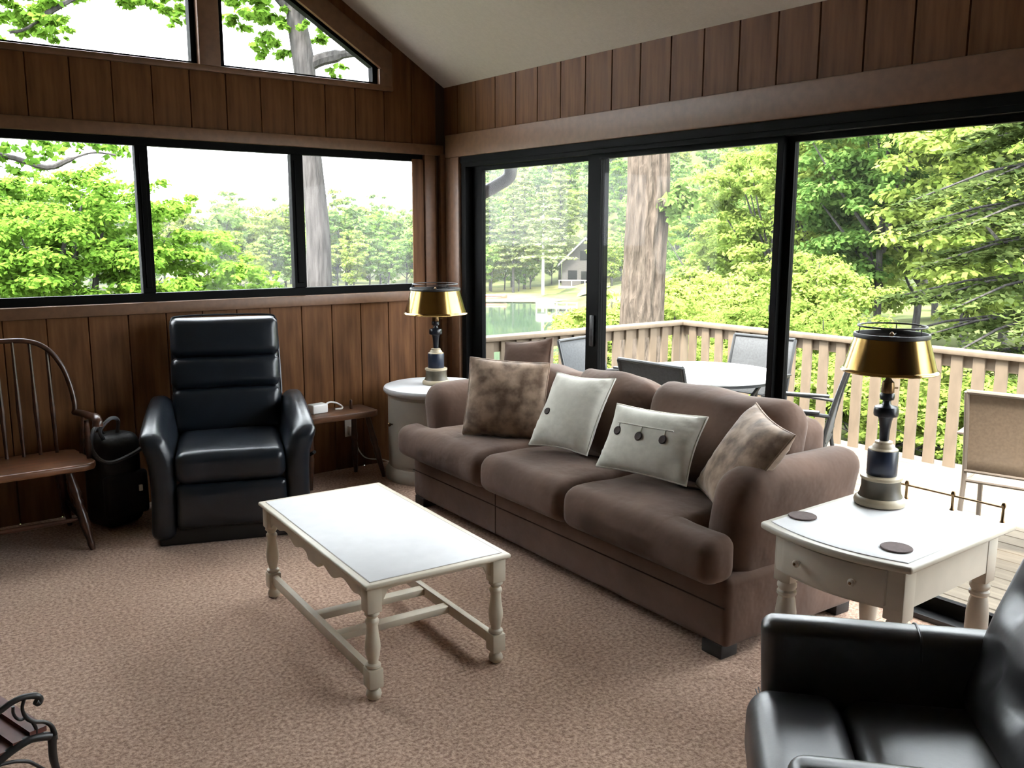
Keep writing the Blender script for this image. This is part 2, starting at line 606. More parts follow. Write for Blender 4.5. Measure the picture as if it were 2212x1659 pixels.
# boards between gable casing and ceiling
for i in range(2, 14):
    x1, x0 = GX[i], GX[i + 1]
    g, t = 0.004, 0.014
    o = MB().prism([(x0 + .001, gslope(x0) + .10), (x1 - .001, gslope(x1) + .10), (x1 - .001, ceil_z(x1)), (x0 + .001, ceil_z(x0))], 1, 0.0005, t).build('plank', 'panel', wl, smooth=False)


def trimbox(name, label, boxes, mat='trim', bev=0.006):
    m = MB()
    for bb in boxes:
        m.bbox(*bb, b=bev)
    o = m.build(name, mat)
    return tag(o, label, 'trim', kind='structure')


trimbox('trim_1', 'wood casing above the long window band', [(-3.1, -0.02, -0.022, 0.012, WZ1 - 0.004, TZ1)])
trimbox('trim_2', 'wood sill board under the long window band', [(-3.1, -0.066, -0.034, 0.012, TZ0, WZ0)])
trimbox('trim_3', 'upright wood casing between window band and room corner', [(-0.168, -0.085, -0.016, 0.012, WZ0, WZ1)])
trimbox('trim_4', 'upright wood board in the room corner', [(-0.050, -0.001, -0.030, 0.010, 0.0, TZ1 - .06)])
# jamb lining of the long window
trimbox('trim_5', 'wood jamb lining of the long window band', [
    (WX1 - 0.001, WX1 + 0.012, 0.0, 0.12, WZ0, WZ1)], bev=0.002)

# --- long window
w1 = thing('window_1', 'long dark framed window band over the recliner', 'window', kind='structure')
fy0, fy1 = 0.018, 0.065
m = MB()
m.box(WX0, WX1, fy0, fy1, WZ0, 1.218)
m.box(WX0, WX1, fy0, fy1, 2.037, WZ1)
m.box(WX0, WX0 + 0.045, fy0, fy1, 1.218, 2.037)
m.box(-0.213, WX1, fy0, fy1, 1.218, 2.037)
m.build('window_frame', 'frame', w1, smooth=False)
for (a, c) in ((-2.962, -2.889), (-2.036, -1.965), (-1.120, -1.040)):
    mm = MB().bbox(a, c, fy0 - 0.012, fy1 - 0.006, 1.219, 2.036, b=0.004)
    mm.bbox(a + .022, c - .022, fy0 - 0.022, fy0 - 0.008, 1.25, 2.0, b=0.003)
    mm.build('mullion', 'frame', w1, smooth=False)
for (a, c) in ((-2.889, -2.036), (-1.965, -1.120), (-1.040, -0.213)):
    MB().box(a, c, 0.038, 0.042, 1.218, 2.037).build('pane', 'glass', w1, smooth=False)

# --- gable windows
def gable_window(name, label, xa, xb, small):
    w = thing(name, label, 'window', kind='structure')
    zb = 2.520
    t = 0.035
    outer = [(xa, zb - t + .005), (xb, zb - t + .005), (xb, gslope(xb)), (xa, gslope(xa))]
    inner = [(xa + t, zb), (xb - t, zb), (xb - t, gslope(xb - t) - t * 1.15), (xa + t, gslope(xa + t) - t * 1.15)]
    fm = MB()
    n = 4
    vs = [(x, y, z) for y in (0.02, 0.075) for ring in (outer, inner) for (x, z) in ring]
    fs = []
    for i in range(4):
        j = (i + 1) % 4
        fs += [(i, j, 4 + j, 4 + i), (8 + i, 12 + i, 12 + j, 8 + j), (i, 8 + i, 8 + j, j), (4 + i, 4 + j, 12 + j, 12 + i)]
    fm.add(vs, fs)
    fm.build('window_frame', 'frame', w, smooth=False)
    MB().prism(inner, 1, 0.045, 0.049).build('pane', 'glass', w, smooth=False)
    return w


gable_window('window_2', 'sloping gable window with tree trunk behind', -1.535, -0.497, True)
gable_window('window_3', 'tall gable window next to the ridge', XR + 0.05, -1.655, False)
trimbox('trim_6', 'wood casing along the bottom of the gable windows', [(XR, -0.40, -0.018, 0.012, GB - .006, 2.505)])
m = MB()
m.bprism([(-0.505, gslope(-0.505) - .02), (-0.405, gslope(-0.405) - .05), (-0.405, gslope(-0.405) + .13), (XR, gslope(XR) + 0.117), (XR, gslope(XR) - .02)], 1, -0.018, 0.014, b=0.005)
m.bbox(-0.500, -0.405, -0.0175, 0.012, 2.495, gslope(-0.45), b=0.004)
tag(m.build('trim_7', 'trim'), 'sloping wood casing along the top of the gable windows', 'trim', kind='structure')
trimbox('trim_8', 'upright wood post between the two gable windows', [(-1.657, -1.533, -0.022, 0.06, 2.50, gslope(-1.6))])

trimbox('trim_12', 'upright wood casing at the settee end of the window band', [(-3.178, -3.012, -0.020, 0.012, TZ0 + .001, TZ1 - .001)])
trimbox('trim_13', 'upright wood post under the roof ridge', [(-3.178, -2.985, -0.020, 0.06, TZ1, ceil_z(-3.02) - .01)])

# --- right wall (sliding doors), plane x = 0
DY0, DY1 = -0.217, -5.35
DZ = 2.063
wr = thing('wall_right', 'dark stained plank wall above the sliding glass doors', 'wall', kind='structure')
b = MB()
b.box(0.012, 0.12, DY1, 0.0, 2.075, ZC + 0.04)
b.box(0.012, 0.12, -0.20, 0.0, -0.1, 2.075)
b.box(0.012, 0.12, YB, DY1, -0.1, ZC + 0.04)
b.build('wall_backing', 'backing', wr, smooth=False)
GY = [0.0] + [-0.166 - 0.2122 * k for k in range(0, 38)]
for i in range(len(GY) - 1):
    y1, y0 = GY[i], GY[i + 1]
    if y0 < YB:
        break
    lo = 2.205 if y1 > DY1 - .2 else 0.0
    o = plank_mesh(y1 - y0, lo, ZC, ZC).build('plank', 'panel', wr, smooth=False)
    o.location = (0, y1, 0)
    o.rotation_euler = (0, 0, R(-90))
trimbox('trim_9', 'wood header board above the sliding glass doors', [(-0.030, 0.012, DY1 - .1, -0.052, DZ, 2.212)])
trimbox('trim_10', 'upright wood casing beside the sliding glass doors', [(-0.030, 0.012, -0.212, -0.115, 0.0, DZ - .001), (-0.016, 0.012, -0.117, -0.032, 0.0, DZ - .001)])
trimbox('trim_11', 'upright wood casing at the far end of the sliding doors', [(-0.030, 0.012, DY1 - .1, DY1, 0.0, DZ - .001)])

d1 = thing('door_1', 'wide dark framed sliding glass doors to the deck', 'door', kind='structure')
m = MB()
m.box(-0.008, 0.10, DY1, DY0, 1.995, DZ)
m.box(-0.008, 0.10, DY0 - 0.05, DY0, 0.0, 1.995)
m.box(-0.008, 0.10, DY1, DY1 + 0.05, 0.0, 1.995)
m.box(-0.016, 0.012, DY1, DY0, 2.02, DZ)
m.build('door_frame', 'frame', d1, smooth=False)
MB().box(-0.02, 0.11, DY1, DY0, 0.0, 0.022).build('door_track', 'dkmetal', d1, smooth=False)
panels = [(-0.268, -1.560, 0.05), (-1.455, -2.760, 0.018), (-2.725, -4.040, 0.05), (-3.965, -5.30, 0.018)]
glassy = [(-0.374, -1.455), (-1.560, -2.725), (-2.797, -3.965), (-4.04, -5.23)]
for (ya, yb, xo), (ga, gb) in zip(panels, glassy):
    p = MB()
    zt, zb = 1.968, 0.085
    p.box(xo, xo + 0.03, ga, ya, 0.022, 1.995)
    p.box(xo, xo + 0.03, yb, gb, 0.022, 1.995)
    p.box(xo, xo + 0.03, gb, ga, zt, 1.995)
    p.box(xo, xo + 0.03, gb, ga, 0.022, zb)
    po = p.build('door_panel', 'frame', d1, smooth=False)
    MB().box(xo + 0.012, xo + 0.016, gb, ga, zb, zt).build('pane', 'glass', po, smooth=False)
MB().bbox(0.002, 0.02, -1.53, -1.50, 0.92, 1.10, b=0.005).build('door_handle', 'blackmetal', d1)

# --- the walls behind the camera (with their own windows)
wb = MB().box(XW, 0.0, YB - 0.1, YB, 0, 2.6)
wb.prism([(XW, 2.6), (0, 2.6), (XR, ceil_z(XR) + .1)], 1, YB - .1, YB)
tag(wb.build('wall_back', 'plaster', smooth=False), 'wood wall behind the viewer', 'wall', kind='structure')
ws = MB().box(XW - 0.1, XW, YB, 0.0, 0, 2.65)
tag(ws.build('wall_side', 'plaster', smooth=False), 'wood wall facing the sliding doors', 'wall', kind='structure')

# --- roof slab with eave over the deck
rf = MB()
ov = 0.30
rf.prism([(ov, ZC - SL * ov), (0.0, ZC + .1), (XR, ceil_z(XR) + th + .003), (2 * XR - .6, ZC - .3), (2 * XR - .6, ZC - .15), (XR, ceil_z(XR) + th + .18), (ov, ZC - SL * ov + 0.2)], 1, YB - 0.4, 0.14)
tag(rf.build('roof', 'cabinroof', smooth=False), 'shingled roof slab over the room', 'roof', kind='structure')

# =================================================================== FURNITURE
def leg_turned(h_foot, prof, seg=20):
    return MB().lathe(prof, seg)


# ---------------------------------------------------------------- coffee table
ct = thing('coffee_table', 'low white painted coffee table with turned legs and scalloped apron', 'table', (-1.836, -2.285, 0), R(-4.0))
CW, CL, CH = 0.285, 0.56, 0.425
MB().bbox(-CW, CW, -CL, CL, CH - 0.020, CH - 0.002, b=0.008, seg=3).build('tabletop', 'cream', ct)
MB().bbox(-CW + 0.028, CW - 0.028, -CL + 0.028, CL - 0.028, CH - 0.010, CH, b=0.0015).build('top_panel', 'white', ct)
g = MB()
for a in (-1, 1):
    g.box(a * (CW - .0275) - .0025, a * (CW - .0275) + .0025, -CL + .025, CL - .025, CH - .006, CH - .0012)
    g.box(-CW + .025, CW - .025, a * (CL - .0275) - .0025, a * (CL - .0275) + .0025, CH - .006, CH - .0012)
g.build('groove', 'line', ct, smooth=False)
LX, LY = 0.245, 0.515
for sx in (-1, 1):
    for sy in (-1, 1):
        l = MB()
        c = (sx * LX, sy * LY, 0)
        l.bbox(c[0] - .027, c[0] + .027, c[1] - .027, c[1] + .027, 0.315, CH - 0.02, b=0.004)
        l.lathe([(.012, .315), (.024, .314), (.026, .305), (.018, .297), (.017, .292), (.023, .285), (.024, .278), (.019, .265), (.021, .24), (.026, .205), (.027, .185), (.024, .16), (.018, .138), (.018, .132), (.026, .126), (.027, .119), (.022, .114), (.0, .113)][::-1], 20, c)
        l.bbox(c[0] - .027, c[0] + .027, c[1] - .027, c[1] + .027, 0.045, 0.114, b=0.005)
        l.lathe([(.016, 0), (.024, .006), (.027, .017), (.025, .028), (.018, .036), (.02, .046)], 20, c)
        l.build('leg', 'cream', ct)
# scalloped aprons on the long sides
N = 60
pts = []
for i in range(N + 1):
    t = i / N
    y = -LY + .024 + t * 2 * (LY - .024)
    e = abs(t - 0.5) * 2
    d = 0.072 + 0.012 * math.cos(e * math.pi * 5) - 0.020 * (0.5 - 0.5 * math.cos(min(1, e * 1.0) * math.pi)) + (0.050 * max(0, (e - 0.86) / 0.14) ** 1.5)
    if e < 0.12:
        d = 0.086
    pts.append((y, CH - .02 - d))
poly = [(-LY + .024, CH - .02)] + pts + [(LY - .024, CH - .02)]
for sx in (-1, 1):
    MB().prism(poly, 0, sx * LX - 0.010, sx * LX + 0.010).build('apron', 'cream', ct)
for sy in (-1, 1):
    br = MB()
    for sx in (-1, 1):
        x = sx * (LX - .026)
        br.prism([(x, CH - .02), (x, CH - .085), (x - sx * .012, CH - .08), (x - sx * .03, CH - .045), (x - sx * .05, CH - .04), (x - sx * .055, CH - .02)], 1, sy * LY - .008, sy * LY + .008)
    br.box(-LX + .02, LX - .02, sy * LY - .009, sy * LY + .009, CH - .038, CH - .018)
    br.build('end_rail', 'cream', ct)
for sx in (-1, 1):
    MB().bbox(sx * LX - .013, sx * LX + .013, -LY + .02, LY - .02, 0.062, 0.104, b=0.004).build('stretcher', 'cream', ct)
for yy in (0.045, -0.165):
    MB().bbox(-LX + .01, LX - .01, yy - .024, yy + .024, 0.070, 0.098, b=0.005).build('cross_stretcher', 'cream', ct)

# ---------------------------------------------------------------- sofa
so = thing('sofa', 'long brown microfibre sofa with three seat cushions', 'sofa', (-0.50, -2.155, 0), R(-92.6))


def puff_seat(cx, cy, hx, hy, amp, seed):
    def fn(P, h):
        Q = P.copy()
        top = np.clip(P[:, 2] / h[2], -1, 1)
        bul = np.clip(1 - (P[:, 0] / (hx * 1.05)) ** 4, 0, 1) * np.clip(1 - (P[:, 1] / (hy * 1.05)) ** 4, 0, 1)
        Q[:, 2] += amp * np.clip(top, 0, 1) * bul + wob(P, 0.004, 14, seed) * (top > 0.2)
        Q[:, 1] -= 0.012 * np.clip(-P[:, 1] / h[1], 0, 1) * (1 - np.clip(np.abs(P[:, 2]) / h[2], 0, 1) ** 2)
        return Q
    return fn


base = MB().rbox(-1.20, 1.20, -0.405, 0.38, 0.045, 0.32, 0.03, (10, 4, 3))
base.build('base', 'sofa', so)
sm = MB()
for zz in (0.205,):
    sm.tube([(-1.19, -0.406, zz), (1.19, -0.406, zz)], 0.003, 6)
sm.tube([(-0.33, -0.4065, 0.06), (-0.33, -0.4065, 0.30)], 0.0025, 6)
sm.build('seam', 'sofaseam', so)
for sx in (-1, 1):
    for yy in (-0.36, 0.33):
        MB().bbox(sx * 1.13 - .05, sx * 1.13 + .05, yy - .045, yy + .045, 0, 0.055, b=0.006).build('foot', 'blackfoot', so)


def arm_fn(sx):
    def fn(P, h):
        Q = P.copy()
        t = (P[:, 2] + h[2]) / (2 * h[2])
        Q[:, 0] += sx * (0.045 * t ** 2)                              # flares outward
        Q[:, 0] -= sx * 0.02 * np.sin(t * math.pi)
        f = np.clip(-P[:, 1] / h[1], 0, 1)
        Q[:, 2] -= 0.035 * f ** 6 * t
        Q += wob(P, 0.003, 9, sx)[:, None] * np.array([1, 0, .6])
        return Q
    return fn


for sx in (-1, 1):
    a = MB().rbox(min(sx * .985, sx * 1.195), max(sx * .985, sx * 1.195), -0.345, 0.385, 0.05, 0.712, 0.095, (5, 10, 12), arm_fn(sx))
    ao = a.build('arm', 'sofa', so)
bk = MB().rbox(-1.03, 1.03, 0.16, 0.385, 0.28, 0.80, 0.07, (10, 3, 5))
bk.build('back_frame', 'sofa', so)


def tcush(x0, x1, ext, seed):
    """seat cushion; ext = which side wraps in front of the arm"""
    m = MB()
    cx = (x0 + x1) / 2
    y0, y1 = -0.505, 0.20
    z0, z1 = 0.300, 0.485

    def f2(P, cxx, cyy, czz, h):
        X, Y, Z = P[:, 0] + cxx, P[:, 1] + cyy, P[:, 2] + czz
        top = np.clip((Z - 0.40) / 0.085, -1, 1)
        hx = (x1 - x0) / 2
        u = np.clip(np.abs(X - cx) / hx, 0, 1)
        v = np.clip((Y - y0) / (y1 - y0), 0, 1)
        bul = (1 - u ** 4) * np.clip(4 * v * (1 - v), 0, 1) ** .5
        tuft = -0.018 * np.exp(-(((X - cx) / .10) ** 2 + ((Y + 0.10) / .05) ** 2))
        dz = (0.018 * bul + tuft + wob(np.stack([X, Y, Z], 1), 0.0035, 12, seed)) * np.clip(top, 0, 1)
        Q = P.copy()
        Q[:, 2] += dz
        nose = np.clip((-Y - 0.44) / 0.065, 0, 1)
        Q[:, 1] -= 0.016 * nose * (1 - np.clip(np.abs(Z - .39) / .1, 0, 1) ** 2)
        return Q

    def mk(a0, a1, b0, b1, md):
        c = ((a0 + a1) / 2, (b0 + b1) / 2, (z0 + z1) / 2)
        m.rbox(a0, a1, b0, b1, z0, z1, 0.055, md, lambda P, h: f2(P, *c, h))
    mk(x0, x1, y0, y1, (14, 14, 3))
    if ext:
        a0, a1 = (x0 + .1, x1 + 0.215) if ext > 0 else (x0 - 0.215, x1 - .1)
        mk(a0, a1, y0, -0.352, (14, 5, 3))
    o = m.build('seat_cushion', 'sofa', so, ang=60)
    t = MB()
    t.tube(catmull([(cx - .13, -0.085, .508), (cx - .06, -.10, .5025), (cx, -.105, .498), (cx + .06, -.10, .5025), (cx + .12, -.09, .507)], 6), 0.0045, 6)
    t.build('tuft_crease', 'sofaseam', o)
    return o


tcush(-0.985, -0.335, -1, 1.0)
tcush(-0.328, 0.328, 0, 2.0)
tcush(0.335, 0.985, 1, 3.0)


def back_cushion(cx, wd, seed, zt=0.895, lean=13, dy=0.0):
    def fn(P, h):
        Q = P.copy()
        u = P[:, 0] / h[0]
        w = P[:, 2] / h[2]
        Q[:, 1] *= 0.62 + 0.38 * np.clip(1 - np.abs(u) ** 5, 0, 1)
        Q[:, 1] -= 0.03 * (1 - u ** 2) * (1 - w ** 2) * (P[:, 1] < 0)
        Q[:, 2] += np.clip(w, 0, 1) * (0.02 * (1 - u ** 2) + wob(P, 0.014, 10, seed))
        Q[:, 1] += wob(P, 0.013, 10, seed + 2) + wob(P, .005, 21, seed + 4)
        Q[:, 0] += wob(P, 0.006, 9, seed + 5)
        return Q
    m = MB().rbox(-wd / 2, wd / 2, -0.115, 0.115, -0.215, 0.215, 0.085, (12, 4, 9), fn)
    a = R(-lean)

    def tr(p):
        y = p[1] * math.cos(a) - p[2] * math.sin(a)
        z = p[1] * math.sin(a) + p[2] * math.cos(a)
        return (p[0] + cx, y + 0.115 + dy, z + zt - 0.225)
    m.map(tr)
    return m.build('back_cushion', 'sofa', so, ang=60)


back_cushion(-0.625, 0.57, 1.1, 0.845, 17, .015)
back_cushion(-0.045, 0.60, 2.4, 0.865, 16, .01)
back_cushion(0.650, 0.80, 3.7, 0.880, 16, .01)


# ---------------------------------------------------------------- throw pillows
def pillow(name, label, mat, ctr, n, w, h, t, roll=0.0, seed=1.0, pinch=0.07, group=None, wrinkle=0.006, fwd=0.04):
    n = Vector(n).normalized()
    upv = Vector((0, 0, 1))
    x = upv.cross(n).normalized()
    z = n.cross(x).normalized()
    q = Matrix((x, z, n)).transposed().to_3x3()          # local x right, y up, z toward viewer
    q = q @ Matrix.Rotation(roll, 3, 'Z')
    ctr = np.array(ctr) + (CAM - np.array(ctr)) * fwd
    root = thing(name, label, 'pillow', tuple(ctr), group=group)
    root.rotation_euler = q.to_euler()
    G = 22
    us = np.linspace(-1, 1, G + 1)
    us = np.sign(us) * (1 - (1 - np.abs(us)) ** 1.3)
    m = MB()

    def pt(u, v, side):
        px = u * w / 2 * (1 - pinch * (1 - v * v))
        py = v * h / 2 * (1 - pinch * (1 - u * u))
        th = t / 2 * (max(0, 1 - abs(u) ** 2.6) * max(0, 1 - abs(v) ** 2.6)) ** 0.55
        edge = (abs(u) ** 3 + abs(v) ** 3) * 0.5
        wr = wrinkle * math.sin(17 * u * abs(v) + seed * 3 + 9 * v) * edge * (1 if side > 0 else .6)
        wr += wrinkle * 0.6 * math.sin(5 * u + 3 * v + seed)
        return (px, py, side * (th + 0.004) + wr * min(1, th * 40))
    for side in (1, -1):
        o0 = len(m.v)
        vs = [pt(u, v, side) for v in us for u in us]
        fs = [(j * (G + 1) + i, j * (G + 1) + i + 1, (j + 1) * (G + 1) + i + 1, (j + 1) * (G + 1) + i) for j in range(G) for i in range(G)]
        m.add(vs, fs)
    m.build('cover', mat, root, ang=80)
    e = []
    for (ua, va, ub, vb) in ((-1, -1, 1, -1), (1, -1, 1, 1), (1, 1, -1, 1), (-1, 1, -1, -1)):
        for k in range(12):
            s_ = k / 12
            u, v = ua + (ub - ua) * s_, va + (vb - va) * s_
            p = pt(u, v, 1)
            e.append((p[0], p[1], 0))
    e.append(e[0])
    MB().tube(e, 0.0055, 6).build('piping', mat, root)
    root['w'] = w
    return root, pt


def discs(root, pts, spots, r=0.017, name='button'):
    for (u, v) in spots:
        x, y, z = pts(u, v, 1)
        MB().lathe([(0.001, .0), (r * .9, 0), (r, .004), (r * .85, .008), (r * .3, .0065), (.001, .0065)], 16, (x, y, z - 0.001)).build(name, 'button', root)


pillow('throw_pillow', 'mottled tan throw pillow leaning on the sofa arm by the drum table', 'tanfab', (-0.54, -1.43, 0.660), (-0.66, -0.62, 0.24), 0.43, 0.41, 0.15, R(-3), 1.0, 0.04)
p2, f2 = pillow('throw_pillow', 'cream linen throw pillow with a single dark button', 'linen', (-0.515, -1.95, 0.665), (-0.80, -0.10, 0.52), 0.37, 0.40, 0.14, R(2), 2.0, 0.08)
discs(p2, f2, [(-0.55, -0.18)], 0.018)
p3, f3 = pillow('throw_pillow', 'cream linen lumbar pillow with three brown buttons below a flap', 'linen', (-0.578, -2.56, 0.632), (-0.86, -0.05, 0.46), 0.50, 0.30, 0.13, R(2), 3.0, 0.07)
discs(p3, f3, [(-0.62, 0.10), (-0.05, 0.02), (0.48, 0.06)], 0.020)
ln = MB()
ln.tube([np.array(f3(-0.66 + 1.3 * k / 14, 0.36, 1)) + np.array([0, 0, .002]) for k in range(15)], 0.003, 6)
for u in (-0.62, -0.05, 0.48):
    ln.tube([np.array(f3(u, 0.36 - .26 * k / 5, 1)) + np.array([0, 0, .002]) for k in range(6)], 0.0018, 5)
ln.build('flap_edge', 'linen', p3)
pillow('throw_pillow', 'mottled tan throw pillow slumped against the sofa arm by the end table', 'tanfab', (-0.56, -3.06, 0.645), (-0.72, 0.42, 0.55), 0.43, 0.42, 0.14, R(-6), 4.0, 0.08)
pillow('throw_pillow', 'plain dark brown pillow peeking up behind the sofa cushions', 'sofa', (-0.135, -1.10, 0.775), (-0.93, -0.20, 0.28), 0.36, 0.30, 0.13, R(9), 5.0, 0.07, fwd=0.0)

# ---------------------------------------------------------------- recliner
rc = thing('recliner', 'black leather recliner with channelled back under the window band', 'recliner', (-1.80, -0.605, 0), R(-19.5))
MB().bbox(-0.36, 0.36, -0.36, 0.34, 0.0, 0.10, b=0.01).build('base', 'blackfoot', rc)


def rec_arm(sx):
    def fn(P, h):
        Q = P.copy()
        t = (P[:, 2] + h[2]) / (2 * h[2])
        yb = (P[:, 1] + h[1]) / (2 * h[1])
        Q[:, 0] += sx * (0.045 * np.clip((t - .75) / .25, 0, 1) ** 1.3 * (1 - .5 * yb))
        Q[:, 0] -= sx * 0.012 * np.sin(np.clip(t / .85, 0, 1) * math.pi)
        Q[:, 2] += 0.085 * yb * t ** 2 - 0.02 * (1 - yb) ** 6 * t
        Q[:, 2] += 0.018 * np.sin(yb * math.pi) * t ** 3
        return Q
    return fn


for sx in (-1, 1):
    MB().rbox(min(sx * .275, sx * .40), max(sx * .275, sx * .40), -0.385, 0.30, 0.03, 0.585, 0.05, (4, 10, 12), rec_arm(sx)).build('arm', 'navy', rc)


def soft(seed, amp=0.004, crown=0.015, ax=2, fr=10):
    def fn(P, h):
        Q = P.copy()
        o = [i for i in range(3) if i != ax]
        bul = np.clip(1 - (P[:, o[0]] / h[o[0]]) ** 4, 0, 1) * np.clip(1 - (P[:, o[1]] / h[o[1]]) ** 4, 0, 1)
        Q[:, ax] += np.sign(P[:, ax]) * crown * bul * (np.abs(P[:, ax]) > h[ax] * .4)
        Q += wob(P, amp, fr, seed)[:, None] * np.array([.4, .4, .6])
        return Q
    return fn


MB().rbox(-0.27, 0.27, -0.40, 0.22, 0.32, 0.475, 0.05, (8, 8, 4), soft(1, 0.004, 0.018)).build('seat_cushion', 'navy', rc, ang=60)
MB().rbox(-0.27, 0.27, -0.395, -0.30, 0.085, 0.315, 0.03, (8, 3, 6), soft(2, 0.003, 0.014, 1)).build('footrest', 'navy', rc, ang=60)
ba = R(13)
for k, (z0, z1, t) in enumerate(((0.02, 0.275, 0.115), (0.27, 0.45, 0.12), (0.445, 0.665, 0.135))):
    m = MB().rbox(-0.293, 0.293, -t / 2 - .02, t / 2, z0, z1, 0.045, (10, 3, 6), soft(3 + k, 0.004, 0.022, 1))

    def tr(p):
        return (p[0], 0.205 + p[1] * math.cos(ba) + p[2] * math.sin(ba), 0.43 - p[1] * math.sin(ba) + p[2] * math.cos(ba))
    m.map(tr)
    m.build('back_channel', 'navy', rc, ang=60)
m = MB().rbox(-0.296, 0.296, 0.03, 0.12, 0.0, 0.685, 0.04, (8, 3, 8))
m.map(tr)
m.build('back_shell', 'navy', rc, ang=60)
w = [(-.285, -.01, .60), (-.282, .0, .655), (-.24, .002, .678), (0, .004, .684), (.24, .002, .678), (.282, 0, .655), (.288, -.005, .60), (.295, .0, .30), (.293, .0, .05)]
MB().tube([tr(np.array(p) + np.array([0, -.012, 0.003])) for p in catmull(w, 5)], 0.006, 6).build('piping', 'navy', rc)
MB().tube([(0.405, -0.02, 0.33), (0.435, -0.03, 0.35), (0.44, -0.09, 0.37)], 0.01, 8).build('recline_lever', 'blackmetal', rc)

# ---------------------------------------------------------------- Windsor settee
wsx = -2.50
ws_ = thing('windsor_settee', 'dark oak bow back settee with turned legs and scroll arms', 'settee', (0, 0, 0))
XE = -3.85
s = MB()
seat = [(-2.485, -.60), (-2.47, -.55), (-2.50, -.25), (-2.54, -.22), (XE + .07, -.22), (XE + .03, -.25), (XE, -.55), (XE + .015, -.60), (XE + .06, -.625), (-2.53, -.625)]
s.bprism(seat, 2, 0.395, 0.430, b=0.010, seg=3)
s.build('seat', 'litwood', ws_)
bow = [(-2.497, -.275, .632), (-2.492, -.268, .68), (-2.505, -.25, .78), (-2.535, -.235, .88), (-2.59, -.225, .965), (-2.67, -.215, 1.01), (-2.80, -.21, 1.02), (-3.17, -.205, 1.02), (-3.54, -.21, 1.02),
       (-3.67, -.215, 1.01), (-3.76, -.225, .965), (-3.815, -.235, .88), (-3.845, -.25, .78), (-3.855, -.268, .68), (-3.853, -.275, .632)]
MB().tube(catmull(bow, 6), 0.013, 10).build('bow', 'dkwood', ws_)
for k in range(16):
    x = -2.595 - k * 0.0767
    zt = {0: .962, 15: .962, 1: 1.006, 14: 1.006}.get(k, 1.016)
    MB().tube([(x, -.275, .425), (x, -.262, .55), (x, -.25, .66), (x, -.238, .80), (x - .0, -.215, zt)], [.008, .010, .013, .009, .007], 8).build('spindle', 'dkwood', ws_)
for e, sg in ((-2.485, 1), (XE, -1)):
    arm = catmull([(e - sg * .01, -.26, .63), (e + sg * .012, -.36, .635), (e + sg * .022, -.48, .64), (e + sg * .026, -.57, .648), (e + sg * .024, -.615, .635), (e + sg * .022, -.62, .612)], 6)
    ao = MB().tube(arm, [0.016 + 0.010 * (i / len(arm)) for i in range(len(arm))], 10).build('arm', 'dkwood', ws_)
    MB().lathe([(.010, 0), (.013, .03), (.018, .07), (.012, .10), (.016, .14), (.011, .20)], 12, (e - sg * .005, -.50, .428)).build('arm_post', 'dkwood', ws_)
    MB().tube([(e - sg * .012, -.36, .425), (e + sg * .01, -.36, .63)], [.010, .008], 8).build('arm_spindle', 'dkwood', ws_)
for (xt, yt, xf, yf) in ((-2.60, -.56, -2.535, -.655), (-2.60, -.30, -2.545, -.175), (XE + .12, -.56, XE + .055, -.655), (XE + .12, -.30, XE + .065, -.175), (-3.17, -.56, -3.17, -.655), (-3.17, -.30, -3.17, -.175)):
    P0, P1 = np.array([xt, yt, .40]), np.array([xf, yf, 0.0])
    pr = [(0, .014), (.10, .017), (.22, .022), (.30, .026), (.36, .018), (.40, .024), (.44, .018), (.55, .022), (.68, .025), (.80, .02), (.88, .015), (.93, .018), (1, .012)]
    MB().tube([P0 + (P1 - P0) * t for t, _ in pr], [r for _, r in pr], 12).build('leg', 'dkwood', ws_)
for yy in (-.61,):
    MB().tube([(-2.565, yy, .155), (-2.87, yy, .155), (-3.17, yy, .155), (-3.5, yy, .155), (XE + .085, yy, .155)], [.009, .014, .011, .014, .009], 8).build('stretcher', 'dkwood', ws_)
MB().tube([(-2.56, -.61, .15), (-2.565, -.41, .15), (-2.56, -.22, .15)], [.009, .014, .009], 8).build('stretcher', 'dkwood', ws_)

# ---------------------------------------------------------------- black bag by the recliner
bgx = thing('shoulder_bag', 'black cloth bag with loose straps on the carpet beside the recliner', 'bag', (-2.335, -0.25, 0), R(15))
MB().rbox(-0.115, 0.115, -0.14, 0.10, 0.0, 0.50, 0.06, (6, 5, 8), soft(8, 0.010, 0.015, 1)).build('bag_body', 'bag', bgx, ang=60)
MB().rbox(-0.12, 0.12, -0.17, -0.12, 0.06, 0.30, 0.022, (5, 3, 5), soft(9, 0.004, 0.006, 1)).build('front_pocket', 'bag', bgx, ang=60)
MB().tube(catmull([(-.03, -.02, .49), (-.10, -.07, .55), (-.15, -.12, .52), (-.17, -.15, .46), (-.14, -.17, .40), (-.08, -.19, .38), (.03, -.20, .41), (.10, -.19, .44)], 6), 0.011, 8).build('strap', 'strap', bgx)
MB().tube(catmull([(.02, -.05, .49), (.0, -.11, .58), (-.06, -.14, .60), (-.12, -.15, .55), (-.11, -.16, .50)], 6), 0.010, 8).build('strap', 'strap', bgx)
MB().bbox(.055, .075, -.183, -.172, .19, .225, b=.003).build('zip_pull', 'plug', bgx)

